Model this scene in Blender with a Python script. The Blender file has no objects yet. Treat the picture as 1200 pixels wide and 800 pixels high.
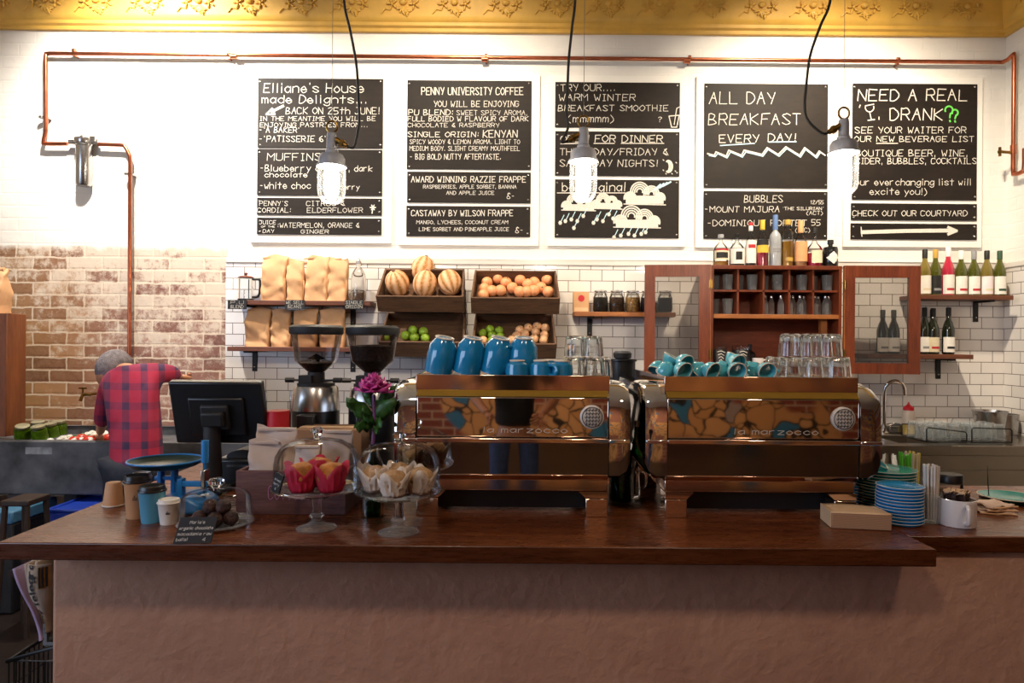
import bpy, bmesh, math, random
from mathutils import Vector, Matrix, Euler
random.seed(7)
R = math.radians
SC = bpy.context.scene
COL = SC.collection
# ---------------------------------------------------------------- camera
F = 800.0; TH = 0.0076; CT, ST = math.cos(TH), math.sin(TH); CAMZ = 1.5
cd = bpy.data.cameras.new('camera'); cam = bpy.data.objects.new('camera', cd); COL.objects.link(cam)
cd.sensor_width = 36.0; cd.lens = F / 1200.0 * 36.0; cd.clip_start = .05
cam.matrix_world = Matrix(((CT, -ST, 0, 0), (0, 0, -1, 0), (ST, CT, 0, CAMZ), (0, 0, 0, 1)))
SC.camera = cam
# ---------------------------------------------------------------- view + light
SC.view_settings.view_transform = 'Standard'; SC.view_settings.look = 'None'
SC.view_settings.gamma = 1; SC.view_settings.use_curve_mapping = False
SC.view_settings.exposure = 0.28
SC.cycles.use_denoising = True
SC.cycles.caustics_reflective = False; SC.cycles.caustics_refractive = False
SC.cycles.transparent_max_bounces = 24; SC.cycles.max_bounces = 14; SC.cycles.transmission_bounces = 14
LAMP_EMIT = 210.0
W = bpy.data.worlds.new('sky'); SC.world = W; W.use_nodes = True
W.node_tree.nodes['Background'].inputs[0].default_value = (.55, .68, 1, 1)
W.node_tree.nodes['Background'].inputs[1].default_value = 1.0
def spot(name, loc, to, power, angle, blend, col, size=.06):
    l = bpy.data.lights.new(name, 'SPOT'); l.energy = power; l.spot_size = R(angle); l.spot_blend = blend
    l.color = col; l.shadow_soft_size = size
    o = bpy.data.objects.new(name, l); COL.objects.link(o); o.location = loc
    o.rotation_euler = (Vector(to) - Vector(loc)).to_track_quat('-Z', 'Y').to_euler(); return o
def area(name, loc, to, power, sx, sy, col):
    l = bpy.data.lights.new(name, 'AREA'); l.energy = power; l.shape = 'RECTANGLE'; l.size = sx; l.size_y = sy; l.color = col
    o = bpy.data.objects.new(name, l); COL.objects.link(o); o.location = loc
    o.rotation_euler = (Vector(to) - Vector(loc)).to_track_quat('-Z', 'Y').to_euler(); return o
WARM = (1, .86, .66)
spot('track_light', (-2.45, 3.75, 3.9), (-2.35, 4.7, 2.75), 420, 120, .9, (1, .93, .82))
spot('track_light', (-.4, 3.3, 3.92), (-.5, 4.7, 2.2), 190, 110, .9, WARM)
spot('track_light', (2.0, 3.3, 3.92), (2.1, 4.7, 2.0), 330, 110, .9, WARM)
area('shop_window_daylight', (-4.3, -.6, 1.95), (0, 1.6, 1.0), 70, 3.2, 1.8, (.62, .76, 1))
spot('dining_fill_spot', (.6, -1.2, 3.85), (1.0, -3.2, 1.2), 230, 110, .9, (1, .8, .55))  # added fill, brightens the rear wall mirrored in the machines
spot('dining_fill_spot', (-.8, -.6, 3.9), (-.5, 1.9, .6), 95, 95, .9, (1, .8, .62), .2)  # added warm fill on the counter front, left
spot('dining_fill_spot', (1.6, -.6, 3.9), (1.3, 1.9, .6), 80, 95, .9, (1, .8, .62), .2)  # added warm fill on the counter front, right
# ---------------------------------------------------------------- pixel <-> place
def P(px, py, Y):
    u = (px - 600) / F; w = (400 - py) / F
    return Vector(((u * CT - w * ST) * Y, Y, CAMZ + (u * ST + w * CT) * Y))
def G(px, py, z=1.0):
    u = (px - 600) / F; w = (400 - py) / F
    return P(px, py, (z - CAMZ) / (u * ST + w * CT))
def S(Y): return F / Y
# ---------------------------------------------------------------- materials
def c(h, a=1):
    h = h.lstrip('#'); o = []
    for i in (0, 2, 4):
        v = int(h[i:i+2], 16) / 255.0
        o.append(v / 12.92 if v <= .04045 else ((v + .055) / 1.055) ** 2.4)
    return (o[0], o[1], o[2], a)
class NT:
    def __init__(s, name):
        s.m = bpy.data.materials.new(name); s.m.use_nodes = True; s.t = s.m.node_tree
        s.t.nodes.clear(); s.out = s.n('ShaderNodeOutputMaterial')
    def n(s, typ, **kw):
        d = s.t.nodes.new(typ)
        for k, v in kw.items():
            if k.startswith('i_'):
                key = k[2:]; d.inputs[int(key) if key.isdigit() else key].default_value = v
            else: setattr(d, k, v)
        return d
    def l(s, a, b): s.t.links.new(a, b)
    def inp(s, d, key, val):
        if hasattr(val, 'is_output') or isinstance(val, bpy.types.NodeSocket): s.l(val, d.inputs[key])
        else: d.inputs[key].default_value = val
    def mix(s, fac, a, b, blend='MIX'):
        d = s.n('ShaderNodeMix', data_type='RGBA', blend_type=blend)
        s.inp(d, 0, fac); s.inp(d, 6, a); s.inp(d, 7, b); return d.outputs[2]
    def math(s, op, a, b=0.0):
        d = s.n('ShaderNodeMath', operation=op); s.inp(d, 0, a); s.inp(d, 1, b); return d.outputs[0]
    def ramp(s, fac, *st):
        d = s.n('ShaderNodeValToRGB'); e = d.color_ramp.elements
        while len(e) < len(st): e.new(.5)
        for q, (p, col) in zip(e, st): q.position = p; q.color = col
        s.l(fac, d.inputs[0]); return d.outputs[0]
    def noise(s, scale, vec=None, detail=4, rough=.55):
        d = s.n('ShaderNodeTexNoise'); d.inputs['Scale'].default_value = scale
        d.inputs['Detail'].default_value = detail; d.inputs['Roughness'].default_value = rough
        if vec is not None: s.l(vec, d.inputs['Vector'])
        return d.outputs[0]
    def obj(s): return s.n('ShaderNodeTexCoord').outputs['Object']
    def bump(s, h, strength=.3, dist=.01):
        d = s.n('ShaderNodeBump'); d.inputs['Strength'].default_value = strength; d.inputs['Distance'].default_value = dist
        s.l(h, d.inputs['Height']); return d.outputs[0]
    def pr(s, col, rough=.5, metal=0.0, nrm=None, **kw):
        d = s.n('ShaderNodeBsdfPrincipled'); s.inp(d, 'Base Color', col); s.inp(d, 'Roughness', rough); s.inp(d, 'Metallic', metal)
        if nrm is not None: s.l(nrm, d.inputs['Normal'])
        for k, v in kw.items(): s.inp(d, k.replace('_', ' '), v)
        s.l(d.outputs[0], s.out.inputs[0]); return d
BW = ((0, 0, 0, 1), (1, 1, 1, 1))
def mk(name, col, rough=.5, metal=0.0, var=.18, scale=12, bump=0.0, bscale=None, **kw):
    t = NT(name); v = t.obj(); col = c(col) if isinstance(col, str) else col
    n = t.noise(scale, v)
    lo = tuple(x * (1 - var) for x in col[:3]) + (1,); hi = tuple(min(1, x * (1 + var)) for x in col[:3]) + (1,)
    cc = t.ramp(n, (.3, lo), (.7, hi))
    nr = t.bump(t.noise(bscale or scale * 4, v), bump) if bump else None
    t.pr(cc, rough, metal, nr, **kw); return t.m
def wood(name, a, b, axis='X', scale=6, rough=.45, bump=.12, stretch=9.0, **kw):
    t = NT(name); v = t.obj(); mp = t.n('ShaderNodeMapping'); t.l(v, mp.inputs[0])
    sc = [stretch] * 3; sc['XYZ'.index(axis)] = 1.0; mp.inputs['Scale'].default_value = sc
    n = t.noise(scale * .5, mp.outputs[0], 8, .65); n2 = t.noise(scale * 3, mp.outputs[0], 5, .6); n3 = t.noise(1.7, v, 3)
    f = t.math('ADD', t.math('MULTIPLY', n, .6), t.math('MULTIPLY', n2, .4))
    cc = t.ramp(f, (.34, c(a)), (.66, c(b))); cc = t.mix(t.ramp(n3, (.35, (0, 0, 0, 1)), (.75, (.35, .35, .35, 1))), cc, c(a))
    t.pr(cc, rough, 0, t.bump(f, bump, .004), **kw); return t.m
def thin_glass(name, tint='#ffffff', refl=1.0, edge=.25, white=0.0, rough=.0, rim=0.0):
    t = NT(name)
    tr = t.n('ShaderNodeBsdfTransparent'); tr.inputs[0].default_value = c(tint)
    gl = t.n('ShaderNodeBsdfGlossy'); gl.inputs['Roughness'].default_value = rough + .01
    gl.inputs[0].default_value = (.95, .97, 1, 1)
    lw = t.n('ShaderNodeLayerWeight'); lw.inputs[0].default_value = edge
    nz = t.noise(9, t.obj()); f = t.math('MULTIPLY', lw.outputs[0], refl); f = t.math('MULTIPLY', f, t.math('ADD', t.math('MULTIPLY', nz, .2), .9))
    base = tr.outputs[0]
    if rim:
        df = t.n('ShaderNodeBsdfDiffuse'); df.inputs[0].default_value = (.8, .87, .95, 1)  # bluish white painted at grazing edges, standing in for window highlights
        m0 = t.n('ShaderNodeMixShader'); t.l(t.math('MULTIPLY', t.math('POWER', lw.outputs[1], 5.0), rim), m0.inputs[0]); t.l(base, m0.inputs[1]); t.l(df.outputs[0], m0.inputs[2]); base = m0.outputs[0]
    if white:
        df = t.n('ShaderNodeBsdfTranslucent' if white > .9 else 'ShaderNodeBsdfDiffuse'); df.inputs[0].default_value = (.92, .94, .96, 1)
        m0 = t.n('ShaderNodeMixShader'); t.l(t.math('ADD', t.math('MULTIPLY', lw.outputs[1], white * (.02 if white > .9 else 1)), white * (.004 if white > .9 else .35)), m0.inputs[0]); t.l(base, m0.inputs[1]); t.l(df.outputs[0], m0.inputs[2]); base = m0.outputs[0]
    m = t.n('ShaderNodeMixShader'); t.l(f, m.inputs[0]); t.l(base, m.inputs[1]); t.l(gl.outputs[0], m.inputs[2]); t.l(m.outputs[0], t.out.inputs[0])
    return t.m
def xz(t):
    s = t.n('ShaderNodeSeparateXYZ'); t.l(t.obj(), s.inputs[0]); return s.outputs
def brickvec(t, ux, uz):
    k = t.n('ShaderNodeCombineXYZ'); t.l(ux, k.inputs[0]); t.l(uz, k.inputs[1]); return k.outputs[0]
def bricktex(t, vec, w, h, mortar, c1, c2, cm, smooth=.1):
    d = t.n('ShaderNodeTexBrick'); t.l(vec, d.inputs[0]); d.inputs['Scale'].default_value = 1
    d.inputs['Brick Width'].default_value = w; d.inputs['Row Height'].default_value = h; d.inputs['Mortar Size'].default_value = mortar
    d.inputs['Mortar Smooth'].default_value = smooth; d.inputs['Bias'].default_value = 0
    d.inputs['Color1'].default_value = c1; d.inputs['Color2'].default_value = c2; d.inputs['Mortar'].default_value = cm
    return d
M = {}
def mat_painted_brick(name, axis):
    t = NT(name); o = xz(t); ux = o[0] if axis == 'X' else o[1]
    v = brickvec(t, ux, o[2]); b = bricktex(t, v, .235, .086, .008, (1, 1, 1, 1), (.92, .92, .92, 1), (.2, .2, .2, 1), .6)
    n = t.noise(14, t.obj(), 6); big = t.noise(2.2, t.obj(), 5)
    h = t.math('ADD', t.math('MULTIPLY', b.outputs[0], .3), t.math('MULTIPLY', n, .8))
    nr = t.bump(h, .35, .012)
    paint = t.ramp(big, (.3, c('#e2ddd6')), (.7, c('#efece6')))
    if axis == 'X':
        # bare brick below the paint line at the left
        wob = t.n('ShaderNodeTexNoise'); wob.inputs['Scale'].default_value = 14; wob.inputs['Detail'].default_value = 5; t.l(v, wob.inputs['Vector'])
        sb = t.n('ShaderNodeVectorMath', operation='MULTIPLY_ADD'); t.l(wob.outputs[1], sb.inputs[0]); sb.inputs[1].default_value = (.022, .022, 0); t.l(v, sb.inputs[2])
        rb = bricktex(t, sb.outputs[0], .235, .086, .006, (0, 0, 0, 1), (1, 1, 1, 1), (.5, .5, .5, 1), .3)
        gx = t.n('ShaderNodeMapRange'); t.l(o[0], gx.inputs[0]); gx.inputs[1].default_value = -3.35; gx.inputs[2].default_value = -2.55; gx.inputs[3].default_value = 0.0; gx.inputs[4].default_value = 1.0
        gz = t.n('ShaderNodeMapRange'); t.l(o[2], gz.inputs[0]); gz.inputs[1].default_value = 1.2; gz.inputs[2].default_value = 2.1; gz.inputs[3].default_value = 0.0; gz.inputs[4].default_value = .16
        ochre = t.mix(rb.outputs[0], c('#6e4426'), c('#b0824c')); maroon = t.mix(rb.outputs[0], c('#6a3432'), c('#a9786a'))
        rcol = t.mix(gx.outputs[0], ochre, maroon)
        speck = t.noise(34, t.obj(), 9, .8); rcol = t.mix(t.ramp(speck, (.35, BW[0]), (.7, (.7, .7, .7, 1))), rcol, c('#a08068'))
        patch = t.noise(10, t.obj(), 10, .78)
        pt = t.math('ADD', t.math('MULTIPLY', patch, .75), t.math('MULTIPLY', rb.outputs[0], .10)); pt = t.math('ADD', pt, gz.outputs[0]); pt = t.math('ADD', pt, t.math('MULTIPLY', gx.outputs[0], .10))
        white = t.ramp(pt, (.53, BW[0]), (.63, (.9, .9, .9, 1)))
        rcol = t.mix(white, rcol, c('#d3c3b2'))
        rcol = t.mix(t.math('MULTIPLY', rb.outputs[1], .75), rcol, c('#d8c8b4'))
        edge = t.math('ADD', o[2], t.math('MULTIPLY', t.math('SUBTRACT', t.noise(9, t.obj(), 6), .5), .1))
        ex = t.math('GREATER_THAN', o[0], -1.96); edge = t.math('ADD', edge, t.math('MULTIPLY', ex, 3.0))
        mz = t.ramp(t.math('ADD', t.math('MULTIPLY', t.math('SUBTRACT', edge, 2.13), 25), .5), (0, BW[0]), (1, BW[1]))
        paint = t.mix(mz, rcol, paint)
    t.pr(paint, .55, 0, nr); return t.m
M['wall'] = mat_painted_brick('painted_brick', 'X'); M['wall_side'] = mat_painted_brick('painted_brick_side', 'Y')
def mat_tile(axis):
    t = NT('subway_tile_' + axis); o = xz(t)
    v = brickvec(t, o[0] if axis == 'X' else o[1], o[2])
    b = bricktex(t, v, .1535, .0768, .0022, c('#e9e3dd'), c('#dfd8d2'), c('#57463c'), .1)
    n = t.noise(3, t.obj()); rr = t.mix(b.outputs[1], (.16, .16, .16, 1), (.8, .8, .8, 1))
    inv = t.math('SUBTRACT', 1.0, b.outputs[1]); nr = t.bump(t.math('ADD', inv, t.math('MULTIPLY', n, .4)), .25, .004)
    t.pr(b.outputs[0], rr, 0, nr); return t.m
M['tile'] = mat_tile('X'); M['tile_side'] = mat_tile('Y')
M['tile_trim'] = mk('tile_trim', '#e2dbd3', .2, var=.05, scale=3)
M['cornice'] = mk('gold_paint', '#d3a548', .5, var=.12, scale=7, bump=.08)
M['ceiling'] = mk('ceiling_paint', '#d8cdb8', .8, var=.05)
def mat_floor():
    t = NT('dark_boards'); o = xz(t); v = brickvec(t, o[0], o[1])
    b = bricktex(t, v, 1.8, .12, .003, c('#1f1511'), c('#150e0c'), c('#060404'), .1)
    mp = t.n('ShaderNodeMapping'); t.l(t.obj(), mp.inputs[0]); mp.inputs['Scale'].default_value = (2, 30, 1)
    cc = t.mix(t.ramp(t.noise(3, mp.outputs[0], 6), (.3, BW[0]), (.8, (.6, .6, .6, 1))), b.outputs[0], c('#33251e'))
    t.pr(cc, .4, 0, t.bump(b.outputs[1], -.2, .003)); return t.m
M['floor'] = mat_floor()
def mat_plaster():
    t = NT('rough_plaster'); v = t.obj(); n1 = t.noise(3.2, v, 6, .6); n2 = t.noise(16, v, 8, .62)
    w = t.n('ShaderNodeTexVoronoi'); w.inputs['Scale'].default_value = 7; mp = t.n('ShaderNodeMapping'); mp.inputs['Scale'].default_value = (1, 1, .55)
    dv = t.n('ShaderNodeVectorMath', operation='ADD'); t.l(v, dv.inputs[0])
    nn = t.n('ShaderNodeTexNoise'); nn.inputs['Scale'].default_value = 6; nn.inputs['Detail'].default_value = 6; t.l(v, nn.inputs['Vector']); t.l(nn.outputs[1], dv.inputs[1])
    t.l(dv.outputs[0], mp.inputs[0]); t.l(mp.outputs[0], w.inputs['Vector'])
    h = t.math('ADD', t.math('MULTIPLY', n1, .9), t.math('ADD', t.math('MULTIPLY', n2, .85), t.math('MULTIPLY', w.outputs[0], .5)))
    cc = t.ramp(n1, (.3, c('#a1755f')), (.7, c('#b3876d')))
    t.pr(cc, .75, 0, t.bump(h, .28, .022)); return t.m
M['plaster'] = mat_plaster()
def mat_mural():
    t = NT('painted_mural_brick'); o = xz(t); v = brickvec(t, o[0], o[2])
    b = bricktex(t, v, .235, .086, .008, c('#8c3f2a'), c('#74301f'), c('#b79a80'), .2)
    nn = t.n('ShaderNodeTexNoise'); nn.inputs['Scale'].default_value = 2.2; nn.inputs['Detail'].default_value = 2; t.l(v, nn.inputs['Vector'])
    dv = t.n('ShaderNodeVectorMath', operation='ADD'); t.l(v, dv.inputs[0]); t.l(nn.outputs[1], dv.inputs[1])
    w = t.n('ShaderNodeTexVoronoi', feature='DISTANCE_TO_EDGE'); w.inputs['Scale'].default_value = 4.2; t.l(dv.outputs[0], w.inputs['Vector'])
    vc = t.n('ShaderNodeTexVoronoi'); vc.inputs['Scale'].default_value = 4.2; t.l(dv.outputs[0], vc.inputs['Vector'])
    sp = t.n('ShaderNodeSeparateColor'); t.l(vc.outputs[1], sp.inputs[0])
    fill = t.ramp(sp.outputs[0], (.0, c('#c48a52')), (.86, c('#d29a62')), (.87, c('#2f6f92')), (1, c('#2f6f92')))
    line = t.ramp(w.outputs[0], (.035, BW[1]), (.055, BW[0]))
    art = t.mix(line, fill, c('#140d0a'))
    where = t.ramp(t.noise(.9, v, 2), (.5, BW[1]), (.53, BW[0]))
    t.pr(t.mix(where, b.outputs[0], art), .7); return t.m
M['mural'] = mat_mural()
def mat_counter():
    t = NT('jarrah_boards'); v = t.obj(); o = xz(t); mp = t.n('ShaderNodeMapping'); t.l(v, mp.inputs[0]); mp.inputs['Scale'].default_value = (1, 10, 10)
    n = t.noise(2.5, mp.outputs[0], 8, .68); n2 = t.noise(13, mp.outputs[0], 5, .6); f = t.math('ADD', t.math('MULTIPLY', n, .65), t.math('MULTIPLY', n2, .35))
    b = bricktex(t, brickvec(t, o[0], o[1]), 2.7, .128, .0012, (.55, .55, .55, 1), (1, 1, 1, 1), (.25, .25, .25, 1), .1)
    cc = t.ramp(f, (.32, c('#46200f')), (.52, c('#743a1a')), (.72, c('#98582e'))); cc = t.mix(.8, cc, b.outputs[0], 'MULTIPLY')
    t.pr(cc, t.ramp(n2, (.3, (.22, .22, .22, 1)), (.7, (.36, .36, .36, 1))), 0, t.bump(f, .06, .003)); return t.m
M['counter'] = mat_counter()
M['counter_edge'] = M['counter']
M['shelf'] = wood('shelf_wood', '#4a2414', '#7d4526', 'X', 6, .5)
M['shelf_light'] = wood('shelf_pine', '#7a4420', '#b06c34', 'X', 6, .5)
M['cab'] = wood('cabinet_wood', '#4e2010', '#823e22', 'Z', 5, .4, .08)
M['cab_in'] = wood('cabinet_inside', '#5a2412', '#8a4226', 'X', 5, .5, .08)
M['crate'] = wood('old_crate', '#38241a', '#7a5638', 'X', 7, .75, .3)
M['ply'] = wood('old_door', '#5e3018', '#8e5026', 'Z', 4, .5)
M['black'] = mk('black_plastic', '#17171a', .35, var=.1)
M['black_matte'] = mk('black_matte', '#1c1b1d', .6, var=.15)
M['iron'] = mk('black_iron', '#141414', .5, .3, var=.2)
M['steel'] = mk('brushed_steel', '#b4b2b0', .25, 1, var=.08, scale=30)
M['bench'] = mk('bench_steel', '#8c8174', .28, 1, var=.1, scale=4)
M['chrome'] = mk('chrome', '#d8d4d0', .05, 1, var=.03)
M['mirror'] = mk('polished_panel', '#cfc0b2', .03, 1, var=.03, scale=2)
M['copper_panel'] = mk('polished_copper_panel', '#d8bba8', .08, 1, var=.05, scale=3)
M['copper'] = mk('copper', '#b0674a', .28, 1, var=.2, scale=14)
M['brass'] = mk('brass', '#8a6a34', .3, 1, var=.25, scale=18)
M['zinc'] = mk('old_trough', '#525256', .6, .1, var=.7, scale=5, bump=.15)
M['white'] = mk('white_paint', '#efebe4', .5, var=.03, scale=3)
M['ceramic'] = mk('white_ceramic', '#d8d0cc', .2, var=.03)
M['blue'] = mk('blue_glaze', '#1680b2', .12, var=.12, scale=9, Coat_Weight=.5)
M['teal'] = mk('teal_glaze', '#58b6c4', .12, var=.12, scale=9, Coat_Weight=.5)
M['plate'] = mk('plate_glaze', '#2a90cc', .15, var=.1, scale=9, Coat_Weight=.4)
M['green_glaze'] = mk('green_glaze', '#2d8a86', .15, var=.1, scale=9)
M['clay'] = mk('rim_clay', '#dccbb6', .5, var=.1)
def mat_slate():
    t = NT('chalkboard'); v = t.obj(); n = t.noise(2.6, v, 6, .65); mp = t.n('ShaderNodeMapping'); t.l(v, mp.inputs[0]); mp.inputs['Scale'].default_value = (2, 1, 9)
    s = t.noise(4, mp.outputs[0], 6); cc = t.ramp(t.math('MULTIPLY', n, t.math('ADD', s, .5)), (.25, c('#100c09')), (.85, c('#281e18')))
    t.pr(cc, .6, Specular_IOR_Level=.25); return t.m
M['slate'] = mat_slate()
def mat_chalk(name, col):
    t = NT(name); n = t.noise(160, t.obj(), 3); t.pr(t.mix(t.ramp(n, (.35, BW[0]), (.7, (.3, .3, .3, 1))), c(col), c('#8d857d')), .9); return t.m
M['chalk'] = mat_chalk('chalk', '#ddd7cd'); M['chalk_blue'] = mat_chalk('chalk_blue', '#b9dcea'); M['chalk_green'] = mat_chalk('chalk_green', '#5cd24a')
M['kraft'] = mk('kraft_paper', '#cfa074', .75, var=.14, scale=7, bump=.25, bscale=14)
M['kraft_label'] = mk('pale_paper', '#dcb78e', .7, var=.08)
M['bag_white'] = mk('silver_paper', '#b9a69a', .6, var=.12, scale=8, bump=.3, bscale=16)
M['paper_cup'] = mk('kraft_cup', '#b98a60', .6, var=.08)
M['cup_blue'] = mk('blue_cup', '#4f93b0', .5, var=.06); M['cup_white'] = mk('white_cup', '#d9d2c8', .5, var=.04)
M['glass'] = thin_glass('clear_glass', '#f6f8f8', 1.0, .22)
M['dome'] = thin_glass('dome_glass', '#fdfefe', .8, .13, rim=.55)  # edge highlights painted in through rim
def solid_glass(name, col, rough=.0):
    t = NT(name); n = t.noise(6, t.obj()); cc = t.ramp(n, (.3, c(col)), (.7, (1, 1, 1, 1))); t.pr(cc, rough, 0, None, IOR=1.45, Transmission_Weight=1.0); return t.m
M['tumbler'] = solid_glass('tumbler_glass', '#f4f8f8')
M['brightened_tumbler'] = thin_glass('brightened_tumbler_glass', '#f2f4f4', .5, .25, .16)  # white mixed in as painted highlights for glasses inside the dim cabinet
M['rack_glass'] = thin_glass('rack_glass', '#f6f8f8', .45, .25, .16)  # white mixed into the glass so it looks brighter lit
M['lamp_jar'] = thin_glass('frosted_lamp_glass', '#ffffff', .8, .25, .92)
M['hopper'] = thin_glass('smoked_hopper', '#d9d4d2', .8, .25)
M['pane'] = thin_glass('old_pane', '#e2e0de', .5, .12, .05)
M['bean'] = mk('coffee_beans', '#3a2318', .35, var=.6, scale=70, bump=.8, bscale=120)
M['leaf'] = mk('leaf', '#2f5a24', .45, var=.35, scale=22, bump=.2)
M['petal'] = mk('petal', '#c23a90', .5, var=.35, scale=30)
M['stem'] = mk('stem', '#6a3a6e', .5, var=.2)
M['lime'] = mk('lime_skin', '#8fb032', .35, var=.3, scale=18, bump=.15, bscale=120)
M['lemon'] = mk('lemon_skin', '#e6b080', .4, var=.18, scale=18, bump=.15, bscale=120)
M['orange'] = mk('orange_skin', '#e69a68', .4, var=.15, scale=14, bump=.15, bscale=140)
M['red_paper'] = mk('red_wrapper', '#b01838', .6, var=.25, scale=14)
M['white_paper'] = mk('white_wrapper', '#d6c4b4', .6, var=.15, scale=14)
M['muffin'] = mk('muffin_top', '#a86a2e', .8, var=.55, scale=30, bump=.7, bscale=45)
M['muffin_pale'] = mk('pale_muffin_top', '#b08a62', .8, var=.4, scale=30, bump=.7, bscale=45)
M['choc'] = mk('chocolate_ball', '#3a2018', .7, var=.6, scale=60, bump=.9, bscale=70)
M['scale_blue'] = mk('blue_enamel', '#2a7cc0', .3, var=.15); M['pan'] = mk('dark_pan', '#16332f', .38, .0, var=.2)
M['red'] = mk('red_plastic', '#c8202c', .4, var=.1)
M['cable'] = mk('black_cable', '#121110', .5)
M['wire'] = mk('steel_wire', '#8a8680', .4, .8)
M['lampbody'] = mk('grey_lamp_casting', '#9a9ba0', .45, .3, var=.2, scale=20)
def mat_emit():
    t = NT('lit_tube'); e = t.n('ShaderNodeEmission'); n = t.noise(4, t.obj())
    t.l(t.ramp(n, (.3, (1, .86, .66, 1)), (.7, (1, .9, .74, 1))), e.inputs[0]); e.inputs[1].default_value = LAMP_EMIT
    t.l(e.outputs[0], t.out.inputs[0]); return t.m
M['lit'] = mat_emit()
def mat_plaid():
    t = NT('plaid_flannel'); s = t.n('ShaderNodeSeparateXYZ'); t.l(t.obj(), s.inputs[0])
    def st(o, f, lo):
        return t.ramp(t.math('SINE', t.math('MULTIPLY', o, f)), (lo, BW[0]), (lo + .05, BW[1]))
    a = st(t.math('ADD', s.outputs[0], t.math('MULTIPLY', s.outputs[1], .6)), 62, .35); b = st(s.outputs[2], 62, .35)
    c1 = t.mix(a, c('#b01a3e'), c('#2c2448')); c2 = t.mix(b, c('#981634'), c('#201e40')); cc = t.mix(.5, c1, c2)
    cc = t.mix(t.ramp(t.noise(8, t.obj()), (.3, BW[0]), (.9, (.25, .25, .25, 1))), cc, c('#d06a88'))
    t.pr(cc, .9); return t.m
M['plaid'] = mat_plaid()
M['skin'] = mk('skin', '#b07858', .5, var=.08); M['hair'] = mk('grey_brown_hair', '#6c6468', .7, var=.4, scale=40, bump=.6)
M['denim'] = mk('dark_denim', '#1d2230', .8, var=.25, scale=30); M['jeans'] = mk('blue_denim', '#33456e', .8, var=.25, scale=30)
M['tee'] = mk('black_cotton', '#0d0d10', .85, var=.1)
def mat_melon():
    t = NT('melon_skin'); v = t.obj(); n = t.noise(60, v, 5); s = t.n('ShaderNodeSeparateXYZ'); t.l(v, s.inputs[0])
    a = t.math('ARCTAN2', s.outputs[1], s.outputs[0]); st = t.math('SINE', t.math('MULTIPLY', a, 9))
    cc = t.ramp(t.math('ADD', t.math('MULTIPLY', st, .35), t.math('MULTIPLY', n, .9)), (.1, c('#a0703a')), (.3, c('#d8945a')), (.75, c('#e4b890')))
    t.pr(cc, .6, 0, t.bump(n, .5, .004)); return t.m
M['melon'] = mat_melon()
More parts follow.
